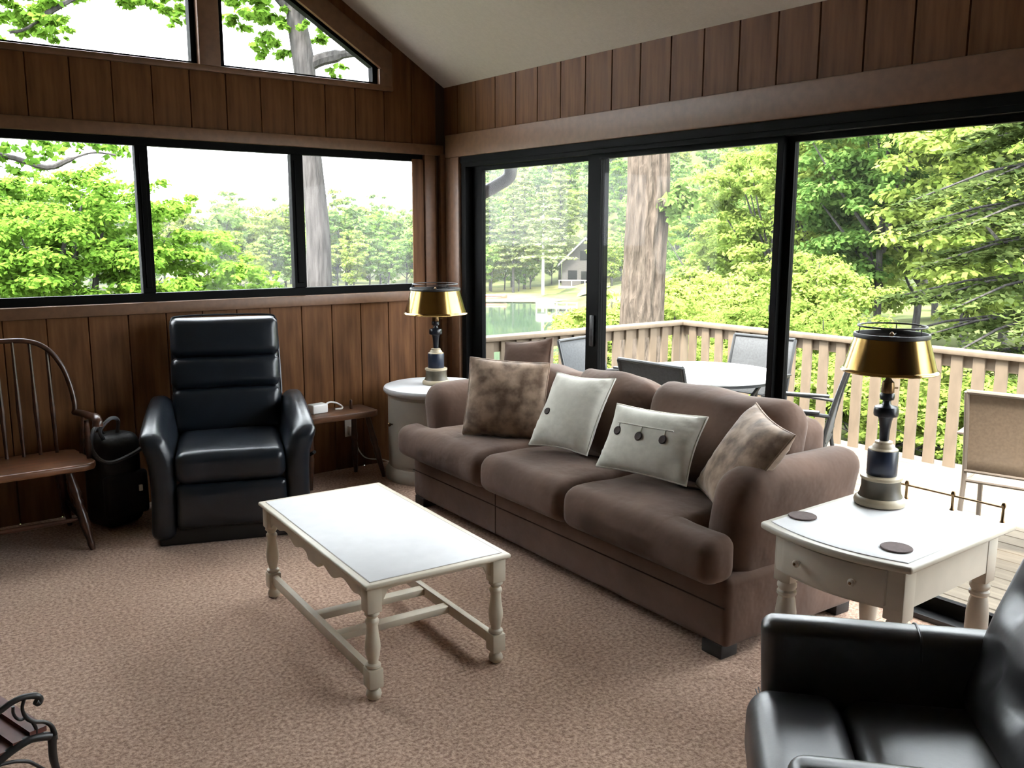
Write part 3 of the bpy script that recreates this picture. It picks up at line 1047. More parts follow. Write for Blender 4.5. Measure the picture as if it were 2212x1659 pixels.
# ---------------------------------------------------------------- rustic wood stool and charger
st = thing('rustic_stool', 'low dark wood plank bench with splayed turned legs by the plank wall', 'bench', (-1.005, -0.235, 0))
MB().bprism([(-.235, -.125), (.235, -.125), (.262, -.10), (.262, .10), (.24, .125), (-.235, .125)], 2, .412, .450, b=.006).build('plank_top', 'midwood', st)
for (xt, yt, xf, yf) in ((.195, -.075, .300, -.095), (.185, .085, .205, .115), (-.19, -.075, -.215, -.105), (-.19, .085, -.215, .115)):
    P0, P1 = np.array([xt, yt, .425]), np.array([xf, yf, 0.0])
    pr = [(0, .012), (.08, .016), (.30, .018), (.42, .022), (.50, .017), (.56, .021), (.75, .018), (1, .012)]
    MB().tube([P0 + (P1 - P0) * t for t, _ in pr], [r for _, r in pr], 10).build('leg', 'dkwood', st)
MB().lathe([(.009, 0), (.009, .055), (.006, .062)], 10, (.135, .02, .446)).build('peg', 'dkwood', st)
chg = thing('power_adapter', 'small white power adapter lying on the plank bench', 'charger', (-1.10, -0.215, 0.450), R(8))
MB().bbox(-.055, .055, -.035, .035, 0, .058, b=.008, seg=3).build('adapter_body', 'plug', chg)
MB().tube(catmull([(.055, 0, .045), (.11, .03, .05), (.17, .05, .035), (.20, .03, .012), (.17, -.01, .006), (.13, .0, .006)], 6), .0055, 6).build('cable', 'plug', chg)
ol = thing('wall_outlet', 'white wall outlet with a plug in it below the plank bench', 'outlet', (-0.775, 0.0, 0.275))
MB().bbox(-.038, .038, -.007, .0, -.058, .058, b=.003).build('cover_plate', 'plug', ol)
MB().bbox(-.022, .026, -.045, -.007, -.045, .018, b=.007).build('plug', 'plug', ol)
MB().tube(catmull([(.0, -.03, -.045), (.02, -.04, -.10), (.05, -.05, -.17), (.10, -.05, -.215), (.20, -.07, -.235), (.27, -.09, -.262)], 6), .0045, 6).build('power_cord', 'plug', ol)

# ---------------------------------------------------------------- drum table
DTX, DTY = -0.405, -0.475
dt = thing('drum_table', 'round pale drum table between the sofa and the plank wall', 'table', (DTX, DTY, 0))
MB().lathe([(.300, 0), (.318, .0), (.322, .012), (.320, .05), (.312, .06), (.308, .075), (.300, .085)], 56).build('plinth', 'greige', dt)
MB().lathe([(.298, .08), (.299, .30), (.298, .555)], 56).build('cabinet_body', 'greige', dt)
MB().lathe([(.296, .548), (.316, .556), (.325, .566), (.326, .580), (.320, .592), (.30, .598), (.05, .600), (.0, .600)], 64).build('tabletop', 'white', dt)
for a0 in (172, 262):
    m = MB()
    n = 20
    vs = []
    for k in range(n + 1):
        a = R(a0 + 86 * k / n)
        for rr, z in ((.297, .11), (.304, .112), (.304, .53), (.297, .532)):
            vs.append((rr * math.cos(a), rr * math.sin(a), z))
    fs = [(4 * k + i, 4 * k + 4 + i, 4 * k + 4 + (i + 1) % 4, 4 * k + (i + 1) % 4) for k in range(n) for i in range(4)]
    fs += [(0, 1, 2, 3), (4 * n, 4 * n + 3, 4 * n + 2, 4 * n + 1)]
    do = m.add(vs, fs).build('door', 'greige', dt)
    ak = R(a0 + (6 if a0 == 262 else 5))
    kb = MB().lathe([(.004, 0), (.005, .012), (.012, .018), (.013, .024), (.008, .031), (.0, .032)], 12)
    kb.map(lambda p: (0.304 * math.cos(ak) + p[2] * math.cos(ak) - p[0] * math.sin(ak), 0.304 * math.sin(ak) + p[2] * math.sin(ak) + p[0] * math.cos(ak), .37 + p[1]))
    kb.build('knob', 'dkbrass', do)


# ---------------------------------------------------------------- lamps
def lamp(label, loc, sr=1.0, zb=.452):
    zq = lambda z: .616 - (.616 - z) * (.616 - zb) / .164
    L = thing('table_lamp', label, 'lamp', loc)
    MB().lathe([(.080, 0), (.088, .003), (.090, .012), (.086, .022), (.076, .030)], 40).build('foot', 'ivory', L)
    MB().lathe([(.077, .028), (.071, .040), (.067, .062), (.067, .088), (.069, .094)], 40).build('plinth', 'olive', L)
    MB().lathe([(.069, .092), (.072, .096), (.071, .104), (.052, .108)], 40).build('plinth_rim', 'ivory', L)
    MB().lathe([(.050, .106), (.052, .110), (.052, .196), (.050, .200)], 40).build('column', 'blue', L)
    MB().lathe([(.050, .198), (.050, .203), (.040, .208), (.037, .216), (.030, .222), (.030, .230), (.020, .233)], 36).build('collar', 'ivory', L)
    MB().lathe([(.016, .230), (.0165, .245), (.018, .275), (.022, .305), (.026, .318), (.028, .322)], 32).build('stem', 'blueblack', L)
    MB().lathe([(.028, .320), (.040, .323), (.042, .330), (.042, .348), (.039, .356), (.018, .362), (.014, .368), (.014, .382)], 32).build('disc', 'blueblack', L)
    MB().lathe([(.014, .378), (.023, .382), (.025, .390), (.025, .402), (.020, .408)], 28).build('socket_base', 'blueblack', L)
    so_ = MB().lathe([(.020, .404), (.022, .408), (.022, .428), (.020, .445), (.012, .452), (.004, .470), (.004, .60), (.007, .604), (.008, .615), (.003, .622), (.0, .622)], 24).build('socket', 'dkbrass', L)
    MB().tube([(.020, .0, .42), (.045, -.012, .42)], .003, 8).build('switch', 'dkbrass', so_)
    # joined as a shell: outside brass, inside black as its own part
    inner = MB().lathe([(.1735 * sr, zq(.455)), (.1655 * sr, zq(.467)), (.1305 * sr, .606)], 64)
    shm = MB()
    prof = [(.177 * sr, zq(.452)), (.181 * sr, zq(.456)), (.178 * sr, zq(.462)), (.170 * sr, zq(.467)), (.1355 * sr, .604)]
    n = len(prof)
    shm.lathe(prof, 64)
    shm.f = [f for f in shm.f if len(f) == 4]
    s_o = shm.build('shade', 'brass', L)
    inner.f = [f for f in inner.f if len(f) == 4]
    inner.build('shade_lining', 'lampin', s_o)
    tr_ = MB().lathe([(.1305 * sr, .604), (.1385 * sr, .603), (.1405 * sr, .610), (.138 * sr, .618), (.131 * sr, .618), (.1305 * sr, .604)], 64)
    tr_.f = [f for f in tr_.f if len(f) == 4]
    tr_.build('top_ring', 'lampin', s_o)
    up_ = MB()
    n = 64
    up_.tube([((.124 * sr) * math.cos(2 * math.pi * k / n), (.124 * sr) * math.sin(2 * math.pi * k / n), .643) for k in range(n + 1)], .0035, 6)
    for k in range(3):
        a = 2 * math.pi * k / 3 + .4
        up_.tube([(0, 0, .606), ((.131 * sr) * math.cos(a), (.131 * sr) * math.sin(a), .606)], .0022, 6)
        up_.tube([((.131 * sr) * math.cos(a), (.131 * sr) * math.sin(a), .606), ((.124 * sr) * math.cos(a), (.124 * sr) * math.sin(a), .643)], .0022, 6)
    up_.build('spider', 'lampin', s_o)
    return L


lamp('navy column lamp with brass shade standing on the round drum table', (DTX + .01, DTY - .01, 0.600), 1.15)
lamp('navy column lamp with brass shade standing on the white end table', (-0.505, -3.635, 0.602), .91, .482)

# ---------------------------------------------------------------- end table
ET = thing('end_table', 'white bow front end table with one drawer and a back gallery rail', 'table', (-0.675, -3.768, 0))
ex0, ex1, ey0, ey1, ez = -0.335, 0.335, -0.270, 0.270, 0.600


def bowpoly(inset, bow):
    pts = [(ex1 - inset, ey1 - inset), (ex0 + inset, ey1 - inset)]
    for k in range(1, 24):
        t = k / 24
        y = ey1 - inset - t * (2 * ey1 - 2 * inset)
        pts.append((ex0 + inset - bow * (1 - (2 * t - 1) ** 2), y))
    pts += [(ex0 + inset, ey0 + inset), (ex1 - inset, ey0 + inset)]
    return pts


MB().bprism(bowpoly(0, .055), 2, ez - .026, ez - .003, b=.008, seg=3).build('tabletop', 'greige', ET)
MB().bprism(bowpoly(.026, .050), 2, ez - .012, ez, b=.0015).build('top_panel', 'white', ET)
ap = bowpoly(.040, .050)
ring = MB().prism(ap, 2, 0.435, ez - .024)
ring.build('apron', 'greige', ET, ang=30)
# drawer front follows the bow
dpts = []
n = 24
y_a, y_b = ey1 - .085, ey0 + .085
outer, innr = [], []
for k in range(n + 1):
    y = y_a + (y_b - y_a) * k / n
    tt = y / (ey1 - .04)
    x = ex0 + .040 - .050 * (1 - tt * tt)
    outer.append((x - .012, y))
    innr.append((x + .004, y))
dr = MB().bprism(outer + innr[::-1], 2, .445, ez - .040, b=.003).build('drawer', 'greige', ET, ang=30)
for yk in (.10, -.10):
    tt = yk / (ey1 - .04)
    xk = ex0 + .040 - .050 * (1 - tt * tt) - .012
    kb = MB().lathe([(.004, 0), (.005, .010), (.012, .016), (.013, .022), (.008, .028), (.0, .029)], 14)
    kb.map(lambda p: (xk - p[2], yk + p[0], .505 + p[1]))
    kb.build('knob', 'greige', dr)
    MB().lathe([(.0, 0), (.005, 0), (.004, .002), (0, .002)], 8).map(lambda p: (xk - .029 - p[2], yk + p[0], .505 + p[1])).build('knob_screw', 'dkbrass', dr)
for (sx, sy) in ((-1, 1), (-1, -1), (1, 1), (1, -1)):
    c = (sx * (ex1 - .071), sy * (ey1 - .070), 0)
    l = MB().bbox(c[0] - .033, c[0] + .033, c[1] - .033, c[1] + .033, .395, .575, b=.004)
    l.lathe([(.018, 0), (.026, .006), (.030, .022), (.026, .038), (.019, .046), (.024, .055), (.027, .075), (.034, .15), (.037, .22), (.036, .28), (.030, .325), (.026, .338), (.033, .346), (.033, .356), (.027, .362), (.033, .372), (.033, .382), (.028, .390), (.030, .398)], 22, c)
    l.build('leg', 'greige', ET)
gx = ex1 - .030
gal = [(-.235, 0), (-.063, 0), (.108, 0), (.235, 0)]
for yy, _ in gal:
    MB().lathe([(.007, 0), (.009, .004), (.005, .010), (.0045, .050), (.007, .056), (.0075, .064), (.004, .072), (0, .073)], 12, (gx, yy, ez - .003)).build('gallery_post', 'dkbrass', ET)
MB().tube([(gx, -.235, ez + .052), (gx, .235, ez + .052)], .0035, 8).build('gallery_rail', 'dkbrass', ET)
for lbl, (x, y) in (('round brown coaster on the end table corner nearest the sofa', (-.861, -3.56)), ('round brown coaster on the end table corner nearest the leather armchair', (-.898, -3.925))):
    o = MB().lathe([(.046, 0), (.048, .002), (.048, .0045), (.046, .006), (.040, .0055), (.0, .0055)], 36).build('coaster', 'coaster')
    o.location = (x, y, ez)
    tag(o, lbl, 'coaster')

# ---------------------------------------------------------------- leather armchair
AC = thing('leather_armchair', 'black leather armchair with tufted back and split seat cushion', 'armchair', (-1.655, -4.50, 0), R(221.6))
MB().bbox(-.31, .31, -.33, .33, .10, .26, b=.02).build('base', 'leather', AC)
for sx in (-1, 1):
    for sy in (-1, 1):
        MB().lathe([(.012, 0), (.018, .11)], 14, (sx * .28, sy * .28, 0)).build('leg', 'dkwood', AC)


def ac_arm(sx):
    def fn(P, h):
        Q = P.copy()
        t = (P[:, 2] + h[2]) / (2 * h[2])
        yb = (P[:, 1] + h[1]) / (2 * h[1])
        Q[:, 0] -= sx * 0.01 * np.sin(t * math.pi)
        Q[:, 1] -= 0.02 * t * (1 - yb)
        Q += wob(P, 0.0025, 9, sx)[:, None] * np.array([1, 0, 1])
        return Q
    return fn


for sx in (-1, 1):
    a = MB().rbox(min(sx * .275, sx * .365), max(sx * .275, sx * .365), -0.36, 0.40, 0.11, 0.618, 0.034, (3, 12, 8), ac_arm(sx))
    ao = a.build('arm', 'leather', AC, ang=60)
    MB().tube(catmull([(sx * .366, -.02, .45), (sx * .366, -.015, .585), (sx * .345, -.012, .616), (sx * .30, -.012, .617), (sx * .276, -.01, .59), (sx * .274, -.008, .50)], 5), .0028, 6).build('seam', 'leather', ao)
MB().rbox(-.285, .285, -.415, -.185, .26, .452, .06, (10, 6, 4), soft(11, .004, .012)).build('seat_front', 'leather', AC, ang=60)
MB().rbox(-.285, .285, -.190, .26, .26, .448, .055, (10, 9, 4), soft(12, .004, .016)).build('seat_cushion', 'leather', AC, ang=60)
for dx in (0, .006):
    MB().tube([(-.27 + .54 * k / 14, -.383 - dx + .004 * math.sin(k), .447 - dx * 1.0) for k in range(15)], .0016, 5).build('stitching', 'strap', AC)


def ac_back(P, h):
    Q = P.copy()
    u, w = P[:, 0] / h[0], P[:, 2] / h[2]
    frt = (P[:, 1] < 0)
    Q[:, 1] -= 0.03 * (1 - u ** 4) * (1 - w ** 4) * frt
    for tx in (-.55, 0, .55):
        for tz in (-.30, .35):
            Q[:, 1] += 0.034 * np.exp(-(((u - tx) / .17) ** 2 + ((w - tz) / .20) ** 2)) * frt
    Q += wob(P, .005, 9, 4)[:, None] * np.array([.4, .6, .4])
    a = R(-17)
    y, z = Q[:, 1].copy(), Q[:, 2].copy()
    Q[:, 1] = y * math.cos(a) - z * math.sin(a)
    Q[:, 2] = y * math.sin(a) + z * math.cos(a)
    return Q


MB().rbox(-.345, .345, .155, .335, .37, .90, .075, (16, 5, 14), ac_back).build('backrest', 'leather', AC, ang=60)

# ---------------------------------------------------------------- small wooden stand at the glass
sdx = thing('plant_stand', 'orange pine stand with dark top next to the sliding door', 'stand', (-0.17, -4.205, 0))
MB().bbox(-.14, .14, -.14, .14, .455, .478, b=.004).build('stand_top', 'midwood', sdx)
for sx in (-1, 1):
    for sy in (-1, 1):
        MB().bbox(sx * .112 - .018, sx * .112 + .018, sy * .112 - .018, sy * .112 + .018, 0, .456, b=.003).build('leg', 'orangewood', sdx)

# ---------------------------------------------------------------- small iron and wood bench (bottom left)
FD = np.array([.95, .28, 0.0])
FD /= np.linalg.norm(FD)
SDR = np.array([-FD[1], FD[0], 0.0])         # along the slats, away from the near end
P0 = at(45, 1590, 2, .25)
NB = SDR


def on_end(cx, cy):
    """pixel of the close-up traced on the upright plane of the bench end"""
    d = ray(cx / 9.27, 1480 + cy / 9.27)
    t = ((P0 - CAM) @ NB) / (d @ NB)
    return CAM + t * d


ib = thing('iron_bench', 'small bench with black cast iron ends and red wood slats', 'bench', (0, 0, 0))


def iron(pts, r, par, off=0.0, nm='scroll'):
    P = [on_end(*p) + NB * off for p in pts]
    P = catmull(P, 5)
    rr = r if not isinstance(r, (list, tuple)) else list(np.interp(np.linspace(0, 1, len(P)), np.linspace(0, 1, len(r)), r))
    return MB().tube(P, rr, 10)


zfloor = 0.0
fpt = on_end(1010, 1659)
foot = on_end(1010, 1659)
armp = [(-900, 900), (-400, 760), (0, 520), (200, 370), (400, 265), (560, 225), (720, 215), (800, 270), (770, 345), (710, 330)]
scr1 = [(480, 285), (445, 450), (480, 580), (560, 680), (700, 735), (880, 735), (1010, 800), (1075, 930), (1080, 1080)]
scr2 = [(260, 430), (265, 560), (330, 660), (420, 690), (500, 655)]
scr3 = [(650, 740), (715, 850), (725, 960)]
seatp = [(-900, 2100), (-400, 1800), (0, 1490), (300, 1260), (600, 1080), (850, 1030), (1010, 1020)]
brace = [(-300, 1720), (0, 1600), (300, 1530), (560, 1530), (700, 1590), (900, 1700)]
LB = 0.52
for off in (0.0, LB):
    mm = MB()
    for pp, rr in ((armp, [.006, .007, .008, .008, .008, .008, .009, .009, .010, .009]), (scr1, [.005, .0045, .005, .006, .006, .005, .006, .008, .010]), (scr2, .0042), (scr3, .0048), (seatp, [.010, .011, .012, .012, .012, .012, .011]), (brace, .005)):
        t = iron(pp, rr, ib, off)
        mm.add(t.v, t.f)
    l0 = on_end(1040, 1000) + NB * off
    lf = l0.copy()
    lf[2] = 0.012
    lf = lf + FD * .03
    mm.tube(catmull([l0, l0 * .65 + lf * .35 - FD * .012, l0 * .3 + lf * .7 - FD * .008, lf], 5), [.013, .012, .011, .011, .011, .011, .010, .010, .010, .010, .010, .010, .011, .012, .013, .015], 10)
    r0_ = on_end(-900, 2000) + NB * off
    rf_ = r0_.copy() - FD * .05
    rf_[2] = 0.012
    mm.tube([r0_, rf_], [.012, .013], 10)
    rt_ = on_end(-950, 880) + NB * off
    top = rt_ - FD * .06 + np.array([0, 0, .12])
    mm.tube([r0_, rt_, top], [.012, .010, .010], 10)
    mm.build('iron_end', 'blackmetal', ib)
for k in range(5):
    f = on_end(760 - k * 330, 1010 + k * 235 + (0 if k else 10))
    a0, a1 = f - NB * .004, f + NB * (LB + .004)
    wv = FD * .021
    sl = (on_end(300, 1260) - on_end(850, 1030))
    sl = sl / np.linalg.norm(sl)
    wv = sl * .022
    nv = np.cross(NB, sl)
    if nv[2] < 0:
        nv = -nv
    vs = [q + sgn * wv + hh * nv for q in (a0, a1) for sgn in (-1, 1) for hh in (.008, .022)]
    bmx = MB().add(vs, [(0, 1, 3, 2), (4, 6, 7, 5), (0, 4, 5, 1), (2, 3, 7, 6), (0, 2, 6, 4), (1, 5, 7, 3)])
    bmx.build('slat', 'slat' if 'slat' in MT else 'midwood', ib, smooth=False)
for k in range(3):
    q = on_end(-950, 880) - FD * (.015 + .02 * k) + np.array([0, 0, .01 + .04 * k])
    MB().tube([q, q + NB * LB], .012, 8).build('back_slat', 'midwood', ib)

# =================================================================== OUTSIDE
DKZ = -0.15
dk = thing('deck_floor', 'sunlit weathered plank deck outside the sliding doors', 'deck', kind='structure')
bw = 0.14
deck_me = MB().bbox(0, bw - .008, -9.0, 0.72, DKZ - .035, DKZ, b=.004, seg=1).mesh('deck_plank', smooth=False)
x = 0.13
while x < 3.2:
    o = obj('plank', deck_me, 'deck', dk)
    o.location = (x, 0, 0)
    x += bw
jo = MB()
for yy in np.arange(-8.9, 0.8, 0.6):
    jo.box(0.13, 3.2, yy, yy + .05, DKZ - .25, DKZ - .036)
jo.build('joist', 'deck', dk, smooth=False)

RX, RY, RZ = 3.09, 0.565, 0.731
rl = thing('deck_railing', 'beige wooden deck railing with flat balusters', 'railing')
MB().bbox(0.35, RX + .07, RY - .07, RY + .07, RZ - .038, RZ, b=.006).build('cap_rail', 'rail', rl)
MB().bbox(RX - .07, RX + .07, -9.0, RY - .0705, RZ - .038, RZ, b=.006).build('cap_rail', 'rail', rl)
for (xx, yy) in ((RX, RY), (RX, -2.95), (RX, -6.0), (0.42, RY)):
    MB().bbox(xx - .047, xx + .047, yy - .047, yy + .047, -1.2, RZ - .038, b=.004).build('post', 'rail', rl)
MB().box(.35, RX, RY - .019, RY + .019, RZ - .13, RZ - .04).build('top_stringer', 'rail', rl, smooth=False)
MB().box(RX - .019, RX + .019, -9, RY, RZ - .13, RZ - .04).build('top_stringer', 'rail', rl, smooth=False)
bal = MB().bbox(-.043, .043, -.0125, .0125, DKZ - .20, RZ - .039, b=.003, seg=1).mesh('baluster', smooth=False)
xx = 0.60
while xx < RX - .1:
    o = obj('baluster', bal, 'rail', rl)
    o.location = (xx, RY - .033, 0)
    xx += 0.158
yy = RY - .17
while yy > -8.9:
    if abs(yy + 2.95) > .07 and abs(yy + 6) > .07:
        o = obj('baluster', bal, 'rail', rl)
        o.location = (RX - .033, yy, 0)
        o.rotation_euler = (0, 0, R(90))
    yy -= 0.158

# ---- patio table
pt_ = thing('patio_table', 'round white topped patio table on the deck', 'table', (1.56, -1.04, DKZ))
MB().lathe([(.50, .695), (.525, .700), (.53, .710), (.525, .72), (.50, .722), (.0, .722)], 56).build('tabletop', 'patiotop', pt_)
MB().lathe([(.515, .680), (.522, .680), (.522, .697), (.515, .697)], 56).build('rim', 'dkmetal', pt_)
for k in range(4):
    a = R(45 + 90 * k)
    MB().tube(catmull([(.44 * math.cos(a), .44 * math.sin(a), .69), (.30 * math.cos(a), .30 * math.sin(a), .45), (.34 * math.cos(a), .34 * math.sin(a), .2), (.45 * math.cos(a), .45 * math.sin(a), .01)], 5), .014, 8).build('leg', 'dkmetal', pt_)


def sling_chair(label, x, y, face, frame, sling, top=.90, group=None, w=.27):
    """face = compass direction (degrees, x axis = 0) the sitter looks"""
    c = thing('sling_chair', label, 'chair', (x, y, DKZ), R(face + 90), group)
    for sx in (-1, 1):
        sd_ = MB().tube(catmull([(sx * w, .30, .01), (sx * w, .255, .25), (sx * w, .225, .42), (sx * w, .265, .65), (sx * w, .335, top)], 5), .0135, 8)
        sd_.build('back_post', frame, c)
        MB().tube(catmull([(sx * w, -.25, .01), (sx * w, -.235, .25), (sx * w, -.22, .41)], 4), .0135, 8).build('front_leg', frame, c)
        MB().tube([(sx * w, -.22, .41), (sx * w, .0, .395), (sx * w, .225, .40)], .013, 8).build('seat_rail', frame, c)
        MB().tube(catmull([(sx * (w + .0), -.22, .41), (sx * (w + .03), -.24, .56), (sx * (w + .035), -.21, .625), (sx * (w + .035), -.05, .64), (sx * (w + .02), .16, .63), (sx * w, .262, .62)], 5), [.013] * 25 + [.013], 8).build('arm', frame, c)
        MB().bbox(sx * (w + .035) - .026, sx * (w + .035) + .026, -.22, .20, .640, .655, b=.005).build('arm_pad', frame, c)
    MB().tube([(-w, .335, top), (w, .335, top)], .0135, 8).build('top_rail', frame, c)
    MB().tube([(-w, .235, .455), (w, .235, .455)], .010, 8).build('cross_bar', frame, c)
    MB().tube([(-w, .225, .40), (w, .225, .40)], .011, 8).build('cross_bar', frame, c)
    MB().tube([(-w, -.22, .41), (w, -.22, .41)], .012, 8).build('cross_bar', frame, c)

    def sheet(path, t=.003):
        m = MB()
        n = len(path)
        vs = []
        for (yy, zz) in path:
            vs += [(-w + .012, yy, zz), (w - .012, yy, zz), (-w + .012, yy + t, zz + t), (w - .012, yy + t, zz + t)]
        fs = []
        for i in range(n - 1):
            a, b_ = 4 * i, 4 * i + 4
            fs += [(a, a + 1, b_ + 1, b_), (a + 2, b_ + 2, b_ + 3, a + 3), (a, b_, b_ + 2, a + 2), (a + 1, a + 3, b_ + 3, b_ + 1)]
        fs += [(0, 2, 3, 1), (4 * n - 4, 4 * n - 3, 4 * n - 1, 4 * n - 2)]
        return m.add(vs, fs)
    sheet([(.236, .46), (.243, .52), (.262, .64), (.295, .77), (.330, top - .01)]).build('back_sling', sling, c)
    sheet([(-.22, .412), (-.1, .395), (.05, .388), (.225, .402)]).build('seat_sling', sling, c)
    return c


sling_chair('grey mesh patio chair backed against the long railing', 2.10, -.93, 186, 'dkmetal', 'grysling')
sling_chair('grey mesh patio chair at the table beside the railing by the oak trunk', 1.27, -.40, 283, 'dkmetal', 'grysling')
sling_chair('grey mesh patio chair with its back to the glass behind the sofa', 0.965, -1.37, 2, 'dkmetal', 'grysling')
sling_chair('grey mesh patio chair seen edge on beside the brass lamp shade', 1.405, -1.905, 118, 'dkmetal', 'grysling')
sling_chair('tan mesh patio chair facing the railing', 1.62, -3.27, 14, 'tanmetal', 'tansling', .90)

# ---- downspout at the corner of the eave
ds = thing('downspout', 'grey downspout bending back from the eave to the house corner', 'downspout')
_t = at(1103, 362, 0, .34)
_e = at(1098, 384, 0, .34)
_m = at(1030, 428, 0, .20)
MB().tube(catmull([(_t[0], _t[1], 2.36), (_t[0], _t[1], 2.10), _t, _e, _e * .5 + _m * .5, _m, (.175, .24, 1.58), (.172, .245, 1.40)], 6), .045, 14).build('elbow_pipe', 'pipe', ds)
MB().tube([(.172, .245, 1.42), (.172, .245, -.9)], .044, 14).build('pipe', 'pipe', ds)

# ------------------------------------------------------------------ terrain
LAKE = -8.0


def sm_(a, b_, x):
    t = np.clip((x - a) / (b_ - a), 0, 1)
    return t * t * (3 - 2 * t)


def terrain(x, y):
    dx, dy = x - CAM[0], y - CAM[1]
    d = np.hypot(dx, dy)
    az = np.degrees(np.arctan2(dy, dx))
    Hh = np.interp(az, [-40, 20, 34, 44, 50, 54, 60, 68, 90, 130], [46, 46, 46, 42, 36, 27, 12, 5, 3, 3])
    # near bank
    shore = np.interp(az, [-40, 20, 36, 44, 49, 52, 130], [200, 200, 130, 75, 50, 40, 38])
    near = -1.5 + (LAKE - 1.5 + 1.5) * sm_(6, 1, d) * 0
    near = -1.6 + (LAKE - 1.2 + 1.6) * sm_(8, shore, d)
    far0 = np.interp(az, [-40, 36, 46, 52, 60, 90, 130], [90, 90, 118, 126, 132, 140, 140])
    hill = Hh * sm_(far0 + 12, far0 + 150, d) + 2.0 * sm_(far0 - 6, far0 + 6, d)
    flr = np.interp(az, [-40, 36, 44, 49], [-4.0, -4.0, -6.5, -9.2])
    return np.maximum(near, flr) * 1.0 + hill + 0.25 * np.sin(x * .23) * np.cos(y * .19)


na, nd = 90, 70
azs = np.radians(np.linspace(-45, 135, na))
ds_ = np.concatenate([np.linspace(1.5, 20, 14), np.geomspace(22, 420, nd - 14)])
vs = []
for d in ds_:
    for a in azs:
        x, y = CAM[0] + d * math.cos(a), CAM[1] + d * math.sin(a)
        z = float(terrain(x, y))
        if d < 9:
            z = min(z, -1.4)
        vs.append((x, y, z))
fs = [(i * na + j, i * na + j + 1, (i + 1) * na + j + 1, (i + 1) * na + j) for i in range(nd - 1) for j in range(na - 1)]
gm = MB().add(vs, fs).build('ground', 'ground')
tag(gm, 'wooded bank and hillside around the lake', 'ground', kind='structure')
ga = MB().box(-60, 3.3, -60, 0.0, -1.5, -1.35).build('ground', 'ground', smooth=False)
tag(ga, 'earth under the house and deck', 'ground', kind='structure')
wt = MB().add([(CAM[0] + d * math.cos(a), CAM[1] + d * math.sin(a), LAKE) for a in np.radians([30, 55, 80, 105, 130]) for d in (25, 160)],
              [(2 * i, 2 * i + 1, 2 * i + 3, 2 * i + 2) for i in range(4)]).build('lake', 'water', smooth=False)
tag(wt, 'calm green lake below the house', 'lake', kind='stuff')

# ------------------------------------------------------------------ trees
nr = np.random.default_rng(11)


def leaves_mesh(name, C, Nrm, size, mat):
    """one rhombic leaf per centre"""
    n = len(C)
    Nrm = Nrm / np.linalg.norm(Nrm, axis=1)[:, None]
    t = nr.normal(size=(n, 3))
    t -= Nrm * (t * Nrm).sum(1)[:, None]
    t /= np.linalg.norm(t, axis=1)[:, None]
    b_ = np.cross(Nrm, t)
    s = size * nr.uniform(.65, 1.25, n)[:, None]
    v = np.empty((n, 4, 3))
    v[:, 0] = C - t * s * .55
    v[:, 1] = C + b_ * s * .36 + Nrm * s * .05
    v[:, 2] = C + t * s * .60
    v[:, 3] = C - b_ * s * .36 + Nrm * s * .05
    me = bpy.data.meshes.new(name)
    me.vertices.add(4 * n)
    me.vertices.foreach_set('co', v.reshape(-1))
    me.loops.add(4 * n)
    me.loops.foreach_set('vertex_index', np.arange(4 * n, dtype=np.int32))
    me.polygons.add(n)
    me.polygons.foreach_set('loop_start', np.arange(0, 4 * n, 4, dtype=np.int32))
    me.update(calc_edges=True)
    me.materials.append(MT[mat])
    return me


def blob_leaves(blobs, n, flat=0.8, hollow=.55):
    """blobs: (centre, radii); returns leaf centres and normals"""
    vol = np.array([r[0] * r[1] * r[2] for _, r in blobs]) ** .66
    cnt = np.maximum(1, (n * vol / vol.sum()).astype(int))
    Cs, Ns = [], []
    for (c, r), k in zip(blobs, cnt):
        d = nr.normal(size=(k, 3))
        d /= np.linalg.norm(d, axis=1)[:, None]
        rad = nr.uniform(hollow, 1.0, k)[:, None]
        Cs.append(np.array(c) + d * rad * np.array(r))
        Ns.append(d * .7 + nr.normal(size=(k, 3)) * .45 + np.array([0, 0, flat]))
    return np.concatenate(Cs), np.concatenate(Ns)


def crown_blobs(R3, nb, seed, z0):
    """flat leaf sprays spread over a lumpy crown, with gaps between them"""
    g = np.random.default_rng(seed)
    out = []
    lumps = []
    for k in range(max(8, nb // 12)):
        d = g.normal(size=3)
        d /= np.linalg.norm(d)
        lumps.append((d * g.uniform(.30, .70), g.uniform(.32, .5)))
    for k in range(nb):
        c, lr = lumps[k % len(lumps)]
        d = g.normal(size=3)
        d /= np.linalg.norm(d)
        q = (c + d * lr * g.uniform(.6, 1.0)) * np.array(R3)
        s = g.uniform(.13, .22)
        out.append(((q[0], q[1], max(.1, z0 + R3[2] + q[2])), (R3[0] * s, R3[0] * s, R3[0] * s * .42)))
    return out


def sprays(blobs, per, seed):
    g = np.random.default_rng(seed)
    out = []
    for (c, r) in blobs:
        for k in range(per):
            d = g.normal(size=3)
            d /= np.linalg.norm(d)
            s = r[0] * g.uniform(.22, .36)
            out.append((np.array(c) + d * np.array(r) * g.uniform(.5, 1.0), (s, s, s * .4)))
    return out


